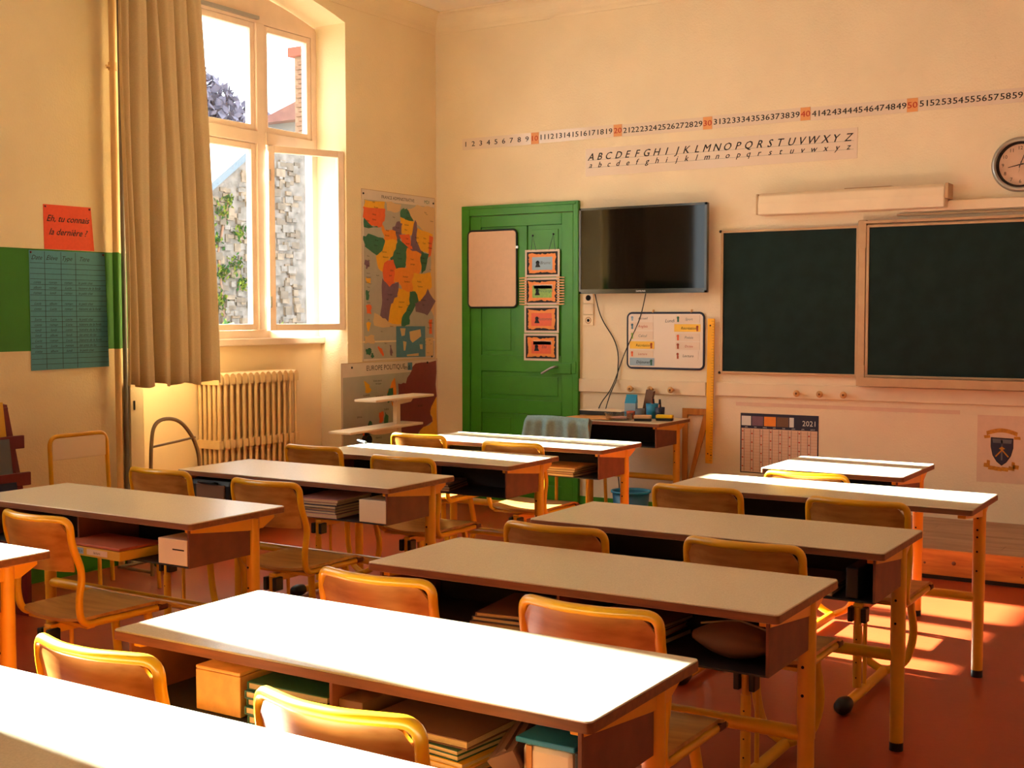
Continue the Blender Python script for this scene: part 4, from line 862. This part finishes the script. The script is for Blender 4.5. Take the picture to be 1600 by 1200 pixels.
# chair with cloth in front of the side table (plain four-legged wooden-back chair)
kc = thing('corner_chair', 'orange-framed chair at the side table hidden under a blue-grey cloth', 'chair', (-4.27, 7.50, 0), R(8))
add('back_frame', MB().tube(fillet([(-.185, .0, .42), (-.195, -.03, .775), (.195, -.03, .775), (.185, .0, .42)], [0, .06, .06, 0]), .013), 'orange', kc)
add('backrest', MB().grid(lambda u, v: (-.175 + .35 * u, -.02 - .015 * math.sin(3.14 * u), .60 + .155 * v), 10, 4), 'ply', kc, solid=.009)
add('seat', MB().b2((-.19, .0, .425), (.19, .37, .437)), 'ply', kc, bev=.005)
for s in (-1, 1):
    add('leg', MB().tube([(s * .185, .0, .42), (s * .20, -.04, 0)], .0125), 'orange', kc); add('leg', MB().tube([(s * .185, .35, .42), (s * .195, .37, 0)], .0125), 'orange', kc)
cl = MB()
def drape(u, v):     # cloth over the back rail: front part hangs to -y, rear part to +y
    x = -.235 + .46 * u; s_ = (v - .35) * .42; fold = .014 * math.sin(u * 21) + .008 * math.sin(u * 37 + 1)
    if s_ < 0: return (x + .02 * math.sin(9 * s_), -.014 + min(.03, -s_) * .4, .797 + s_ * .9 + .01 * math.sin(5 * u))
    lead = .05 * math.sin(u * 3.14) + .03 * math.sin(u * 8 + .6)
    return (x * (1 + .12 * s_ / .27), -.050 - .03 * min(1, s_ / .05) - fold * min(1, s_ / .08) - .02, .797 - s_ * (.45 + lead * 4 + .1 * u) + .006 * math.sin(5 * u))
co = add('blue_towel', MB().grid(drape, 60, 20), 'teal', solid=.003, loc=(-4.27, 7.50, 0), rot=(0, 0, R(8)))
tag(co, 'blue-grey towel draped over the chair back by the green door', 'towel')

# ------------------------------------------------------------------ books and boxes in the desk bins
def book(w, d, h, cover):
    m = MB(); m.b2((-w / 2, -d / 2, 0), (w / 2, d / 2, h * .14)); m.b2((-w / 2, -d / 2, h * .86), (w / 2, d / 2, h)); m.b2((-w / 2, -d / 2, h * .14), (-w / 2 + .003, d / 2, h * .86))
    m.b2((-w / 2 + .003, -d / 2 + .003, h * .14), (w / 2 - .003, d / 2 - .003, h * .86), 1); return m, [cover, 'bookp']
ORD = ('bottom', 'second', 'third', 'fourth', 'fifth', 'sixth')
rb_ = random.Random(11)
def pile(desk, dx, dy, specs, what, where, rz=0, zoff=.583):
    x, y = DESKS[desk]; z = zoff
    for i, (w, d, h, c, cname) in enumerate(specs):
        m, ms = book(w, d, h, c)
        o = add('exercise_book' if what != 'folder' else 'folder', m, ms, loc=(x + dx + rb_.uniform(-.006, .006), y + dy + rb_.uniform(-.006, .006), z), rot=(0, 0, rz + rb_.uniform(-.05, .05)))
        pos = 'top' if i == len(specs) - 1 else ORD[i]
        tag(o, '%s %s, %s in the pile %s' % (cname, what, pos if pos in ('top', 'bottom') else pos + ' up', where), 'book', 'books piled in the bin %s' % where)
        z += h + .0006
W_, D_ = .24, .30
fg = 'in the sunlit foreground desk'
pile('D1', -.125, -.082, [(.23, .285, .020, 'ex_green', 'dark green'), (.24, .29, .018, 'ex_teal', 'teal'), (.23, .28, .017, 'ex_green', 'dark green'), (.24, .285, .018, 'ex_teal', 'teal'), (.23, .28, .018, 'ex_green', 'deep green')], 'exercise book', 'left in the foreground desk')
pile('D1', .235, -.09, [(.29, .29, .016, 'ex_tan', 'tan'), (.28, .29, .012, 'ex_yel', 'ochre'), (.27, .28, .012, 'ex_green', 'dark green'), (.27, .28, .011, 'ex_green', 'green'), (.27, .28, .018, 'ex_brown', 'brown')], 'folder', 'right in the foreground desk', R(-4))
x, y = DESKS['D1']
bxx = thing('wooden_box', 'honey wooden box end at the left of the foreground desk bin', 'box', (x - .50, y - .15, .583)); add('box_shell', MB().b2((.085, -.06, 0), (.225, .12, .095)), 'knob', bxx, bev=.002)
add('box_lid', MB().b2((.085, -.06, .096), (.225, .12, .104)), 'knob', bxx, bev=.002)
tag(add('brown_envelope', MB().b2((-.035, -.12, 0), (.030, .12, .09)), 'brown', bev=.002, loc=(x + .042, y - .08, .584)), 'upright brown cardboard divider behind the front right chair', 'box')
for k, a in enumerate((.9, 1.15)):
    tag(add('loose_card', MB().b2((-.02, -.10, -.045), (.02, .10, -.041)).b2((-.02, -.1, -.041), (.02, .1, .0)), 'ex_brown', loc=(x + .435 + k * .02, y - .145 - k * .01, .645), rot=(0, a, R(20))), ('front' if k == 0 else 'rear') + ' of two loose brown notebooks leaning beside the boxed case', 'notebook', 'loose notebooks in the foreground desk bin')
pc = thing('storage_case', 'tan storage case with a blue lid at the right end of the foreground desk bin', 'case', (x + .555, y - .15, .584))
add('case_body', MB().b2((-.070, -.075, 0), (.045, .10, .088)), 'cream', pc, bev=.012); add('case_lid', MB().b2((-.082, -.080, .089), (.050, .10, .100)), 'cyan', pc, bev=.003, label='thin blue lid')
add('case_strap', MB().b2((-.058, -.078, 0), (-.046, -.0745, .086)), 'ex_tan', pc); add('dark_end', MB().b2((.047, -.075, 0), (.062, .10, .088)), 'black', pc, bev=.003)
pile('D2', -.2, -.06, [(.23, .29, .02, 'ex_brown', 'brown'), (.22, .28, .013, 'ex_blue', 'navy'), (.22, .28, .012, 'ex_brown', 'brown')], 'folder', 'left in the second desk', .1)
pile('D2', .15, -.07, [(.24, .29, .018, 'ex_blue', 'navy'), (.23, .29, .014, 'ex_tan', 'tan'), (.22, .28, .014, 'ex_blue', 'navy'), (.24, .28, .012, 'ex_brown', 'brown')], 'folder', 'right in the second desk', -.06)
x, y = DESKS['D2']
bag = thing('pencil_case', 'dark soft pencil case sagging at the right end of the second desk bin', 'pencil case', (x + .50, y - .12, .583))
add('case_body', MB().grid(lambda u, v: (-.13 + .24 * u, .06 * math.cos(6.283 * v) * math.sin(3.1416 * (.08 + .84 * u)), .052 + .050 * math.sin(6.283 * v) * math.sin(3.1416 * (.08 + .84 * u))), 16, 14), 'brown', bag); add('zip', MB().tube([(-.11, 0, .085), (0, 0, .105), (.09, 0, .085)], .003), 'metal', bag)
sl = tag(add('wooden_stick', MB().box((0, 0, 0), (.16, .02, .006)), 'ex_tan', loc=(x + .02, y - .225, .668), rot=(0, R(24), 0)), 'thin light wooden stick poking out of the second desk bin', 'stick')
pile('D3', .0, -.07, [(.24, .29, .012, 'ex_blue', 'navy'), (.23, .29, .011, 'ex_brown', 'brown'), (.22, .28, .010, 'ex_tan', 'tan')], 'exercise book', 'mid third desk', .15)
pile('D3', .36, -.07, [(.23, .29, .016, 'ex_brown', 'brown'), (.22, .28, .012, 'ex_brown', 'brown')], 'folder', 'at the right of the third desk', 0)
tag(add('grey_case', MB().b2((-.02, -.16, .0), (.02, .1, .10)), 'black', bev=.004, loc=(DESKS['D3'][0] + .54, DESKS['D3'][1] - .05, .584)), 'black upright case at the right end of the third desk bin', 'case')
x, y = DESKS['L3']
bk_ = thing('yellow_game_box', 'long yellow game box with printed side jutting from the desk by the left wall', 'box', (x + .16, y - .21, .584), R(-2))
add('box_base', MB().b2((-.17, -.08, 0), (.17, .12, .036)), 'ex_yel', bk_, bev=.002); add('box_lid', MB().b2((-.172, -.082, .038), (.172, .122, .048)), 'ex_red', bk_, bev=.002)
add('side_label', MB().rect(-.10, .008, -.04, .030, -.0812).rect(-.02, .008, .10, .030, -.0812, 1), ['lblue', 'pink'], bk_); add('label_print', textmb(MB(), [('LES JEUX', -.07, .013, .014, 'c'), ('lecture', .04, .014, .014, 'c')], -.0818), 'ink', bk_)
bt = thing('school_box', 'pale square wooden box end in the desk by the left wall', 'box', (x + .535, y - .14, .584)); add('box_body', MB().b2((-.075, -.09, 0), (.075, .12, .095)), 'cream', bt, bev=.002); add('finger_slot', MB().b2((.0, -.0906, .055), (.06, -.090, .060)), 'hole', bt)
tag(add('green_plush', MB().grid(lambda u, v: ((.07 + .012 * math.sin(11 * u * 3) * math.sin(9 * v)) * math.cos(6.283 * u) * math.sin(3.1416 * v) * 1.6, (.07) * math.sin(6.283 * u) * math.sin(3.1416 * v), .085 + .085 * -math.cos(3.1416 * v)), 28, 16), 'greenband', loc=(-5.60, 5.10, 0)), 'dark green bumpy floor cushion by the left skirting', 'cushion')
x, y = DESKS['L4']
sb = thing('school_bag', 'black school bag with brown flap inside the desk before the radiator', 'bag', (x - .46, y - .12, .584))
add('bag_body', MB().b2((-.15, -.10, 0), (.15, .10, .125)), 'black', sb, bev=.03); add('bag_flap', MB().b2((-.09, -.107, .02), (.10, -.098, .10)), 'brown', sb, bev=.006); add('bag_handle', MB().tube(fillet([(-.06, -.102, .105), (-.06, -.125, .112), (.05, -.125, .112), (.05, -.102, .105)], .01), .006), 'black', sb)
pile('L4', .20, -.09, [(.26, .29, .018, 'ex_pink', 'pale pink'), (.25, .29, .012, 'ex_blue', 'navy'), (.25, .28, .012, 'ex_pink', 'pale pink'), (.25, .29, .013, 'ex_blue', 'dark'), (.24, .28, .012, 'ex_brown', 'brown'), (.24, .28, .012, 'ex_pink', 'pink')], 'exercise book', 'in the desk before the radiator', .05)
tag(add('white_box', MB().b2((-.075, -.12, 0), (.075, .1, .10)), 'cream', bev=.003, loc=(x + .54, y - .11, .584)), 'cream square box at the right end of the desk before the radiator', 'box')
pile('L5', .1, -.09, [(.25, .28, .012, 'ex_red', 'brick red'), (.24, .28, .012, 'ex_blue', 'navy'), (.24, .28, .012, 'ex_brown', 'brown')], 'exercise book', 'in the desk before the wall maps', .2)
pile('L6', .33, -.1, [(.28, .28, .014, 'ex_brown', 'brown'), (.27, .28, .010, 'ex_red', 'brick red'), (.27, .28, .014, 'ex_blue', 'navy'), (.26, .28, .010, 'ex_tan', 'tan')], 'exercise book', 'in the farthest desk', .02)
mk = tag(add('marker_pen', MB().cyl((0, 0, 0), (.09, 0, 0), .008, 10).cyl((.09, 0, 0), (.12, 0, 0), .0085, 10, 1), ['grey', 'black'], loc=(-4.56, 5.69, .7565), rot=(0, 0, R(150))), 'small dark marker at the far left corner of the desk before the maps', 'marker')

# ------------------------------------------------------------------ magazine rack at the left edge
rk = thing('magazine_rack', 'dark maroon stepped magazine rack cut by the left edge', 'rack', (-5.60, 3.52, 0), LEFTW)
mb = MB()
for x in (.41, -.60): add('side_panel', MB().prism([(0.10, 0), (-.30, 0), (-.30, .46), (-.14, 1.05), (.10, 1.08)], x, x + .025, ax='x'), 'maroon', rk)
for k, (z, yy) in enumerate(((.48, -.31), (.69, -.26), (.87, -.215))):
    add('shelf_lip', MB().b2((-.62, yy - .03, z - .035), (.455, yy - .01, z + .03)), 'maroon', rk, bev=.003)
    add('shelf_back', MB().b2((-.575, yy + .02, z), (.40, yy + .03, z + .17)), 'maroon', rk)
for k, (z, yy) in enumerate(((.50, -.315), (.71, -.265), (.89, -.22))):
    for j in range(4):
        x0 = .15 - j * .235
        cm = ('ex_blue', 'ex_tan', 'mblue', 'ex_red', 'grey', 'mgreen', 'morange', 'ink', 'ex_yel', 'ex_teal', 'mred', 'paper')[(k * 4 + j) % 12]
        mg = thing('magazine', 'magazine on tier %s of the maroon rack, place %s from its right end' % (('one', 'two', 'three')[k], ('first', 'second', 'third', 'fourth')[j]), 'magazine', (-5.60 - yy, 3.52 + x0, z), LEFTW, 'magazines on the maroon rack')
        add('magazine_cover', MB().box((.11, .0, .085), (.20, .006, .19), rot=Matrix.Rotation(R(-8), 3, 'X')), cm, mg)
        mt = textmb(MB(), [(('LIRE', 'AS', 'JEUX', 'ACTU')[(j + k) % 4], .11, .12, .05, 'c')], -.0065).rect(.03, .03, .19, .09, -.0065, 1)
        ct = add('cover_print', mt, [('paper', 'ink')[(j + k) % 2], ('mred', 'lblue', 'lyellow', 'land')[(j * 3 + k) % 4]], mg, rot=(R(-8), 0, 0))

# ------------------------------------------------------------------ outside the windows
struct('ground_outside', MB().b2((-90, -60, -4.2), (XL - .5, 110, -4.0)), 'ground')
gw = thing('garden_building', 'stone rubble gable wall with a slate coping outside the window', 'building', (-13.4, 14, -4))
add('stone_wall', MB().prism([(-3.2, 0), (1.9, 0), (1.9, 7.98), (-.25, 8.0), (-3.2, 5.86)], -.4, .4, ax='x'), 'stone', gw)
cours = MB(); rs = random.Random(5)
for k in range(520):
    yy = rs.uniform(-1.6, .6); zz = rs.uniform(4.9, 8.3)
    lim = min(7.95, 5.86 + (yy + 3.2) * .725)
    if zz > lim - .15: continue
    cours.box((.41 + rs.uniform(-.018, .018), yy, zz), (.05, rs.uniform(.07, .2), rs.uniform(.05, .12)), rs.randrange(3))
add('stone_courses', cours, ['stone', 'stone2', 'stone3'], gw, 'small proud rubble stones')['kind'] = 'stuff'
add('slate_coping', MB().prism([(-3.3, 5.80), (-.15, 8.08), (-.15, 8.20), (-3.3, 5.92)], -.5, .55, ax='x'), 'slate', gw, label='pale grey sloping coping')
def leaves(c, r, n, m_, name, lab, cat, size=.06, seed=1, stem=True, flat=1):
    rs = random.Random(seed); mb = MB()
    for k in range(n):
        v = Vector((rs.gauss(0, 1), rs.gauss(0, 1), rs.gauss(0, 1))); v.normalize(); v *= rs.random() ** .4
        p = Vector((v.x * r[0] * flat, v.y * r[1], v.z * r[2])); s_ = size * rs.uniform(.6, 1.4)
        a = Vector((rs.gauss(0, 1), rs.gauss(0, 1), rs.gauss(0, 1))).normalized() * s_; b = a.cross(Vector((rs.gauss(0, 1), rs.gauss(0, 1), .4))).normalized() * s_ * .5
        mb.add([p - a, p + b, p + a, p - b], [(0, 1, 2, 3)], rs.randrange(2))
    o = thing(name, lab, cat, c)
    f = add('foliage', mb, m_, o); f['kind'] = 'stuff'
    if stem: add('trunk', MB().cyl((0, 0, -r[2]), (0, 0, -4 - c[2] + .0), .08, 8) if False else MB().cyl((0, 0, -4 - c[2]), (0, 0, 0), .07, 8, r2=.03), 'brown', o)
    return o
leaves((-9.6, 9.85, 1.05), (.5, .9, .38), 900, ['leafy', 'leafd'], 'garden_shrub', 'yellow-green leafy shrub just below the window view', 'shrub', .07, 2)
leaves((-11.6, 12.3, .9), (.6, 1.3, .5), 700, ['leafy', 'leafd'], 'garden_shrub', 'second pale shrub behind, against the stone wall', 'shrub', .08, 4)
iv = thing('climbing_ivy', 'sparse green ivy climbing the stone wall outside', 'ivy', (-12.98, 13.0, 2.4))
mb = MB(); rs = random.Random(8)
for (yy, zz, rr_) in ((-.05, .6, .12), (-.2, .2, .14), (.3, .3, .10), (.2, -.2, .14), (-.05, -.3, .1), (-.1, -.7, .1), (.35, -.45, .07), (.1, .75, .06)):
    for k in range(70):
        p = Vector((rs.uniform(0, .06), yy + rs.gauss(0, rr_ * .6), zz + rs.gauss(0, rr_ * .6))); a = Vector((0, rs.gauss(0, 1), rs.gauss(0, 1))).normalized() * .035; b = Vector((.5, -a.z, a.y)).normalized() * .025
        mb.add([p - a, p + b, p + a, p - b], [(0, 1, 2, 3)], rs.randrange(2))
add('ivy_leaves', mb, ['leafy', 'leafd'], iv)['kind'] = 'stuff'
add('ivy_stem', MB().tube([(0, 0, -6), (0, .1, -2), (0, -.1, 0), (0, .1, .7)], .02, 6), 'brown', iv)
ch = thing('brick_chimney', 'tall pale brick chimney stack seen through the upper window', 'chimney', (-16.3, 18.95, 3.6))
add('stack_core', MB().b2((-.3, -.34, -7.6), (.3, .34, 2.9)), 'mortar', ch)
bme = MB().b2((-.105, -.055, -.032), (.105, .055, .032)).mesh('brick', 'brickc')
for j in range(32):
    for i in range(3):
        add('brick', bme, None, ch, loc=(.29, -.23 + i * .235 + (.01 if j % 2 else -.01), -.02 + j * .09), rot=(0, 0, R(90)))
    for i in range(2): add('brick', bme, None, ch, loc=(-.13 + i * .25 + (.04 if j % 2 else -.02), -.325, -.02 + j * .09))
add('chimney_cap', MB().b2((-.40, -.44, 2.9), (.40, .44, 3.08)), 'captile', ch, bev=.01)
hs = thing('far_house', 'far house with a pale red tiled roof through the right upper pane', 'house', (-26, 35.2, -4))
add('house_wall', MB().b2((-3, -4, 0), (3, 4, 11.9)), 'housew', hs)
add('roof', MB().prism([(-3.4, 11.8), (3.4, 11.8), (.2, 12.75), (-.2, 12.75)], -4.4, 4.4, ax='y'), 'rooftile', hs)
for i in range(4):
    w_ = add('house_window', MB().b2((3.0, -3.2 + i * 1.7, 10.5), (3.06, -2.4 + i * 1.7, 11.4)), 'frame', hs); add('window_pane', MB().b2((3.06, -3.1 + i * 1.7, 10.6), (3.08, -2.5 + i * 1.7, 11.3)), 'grey', w_)
leaves((-42, 40.4, 10.2), (2.2, 1.9, 2.2), 1600, ['leaff', 'leaff'], 'far_tree', 'hazy far tree behind the gable, centre of the left upper pane', 'tree', .3, 21)
leaves((-45, 46.4, 10.2), (2.2, 1.6, 1.9), 1200, ['leaff', 'leaff'], 'far_tree', 'hazy far tree nearer the window post in the upper pane', 'tree', .3, 22)
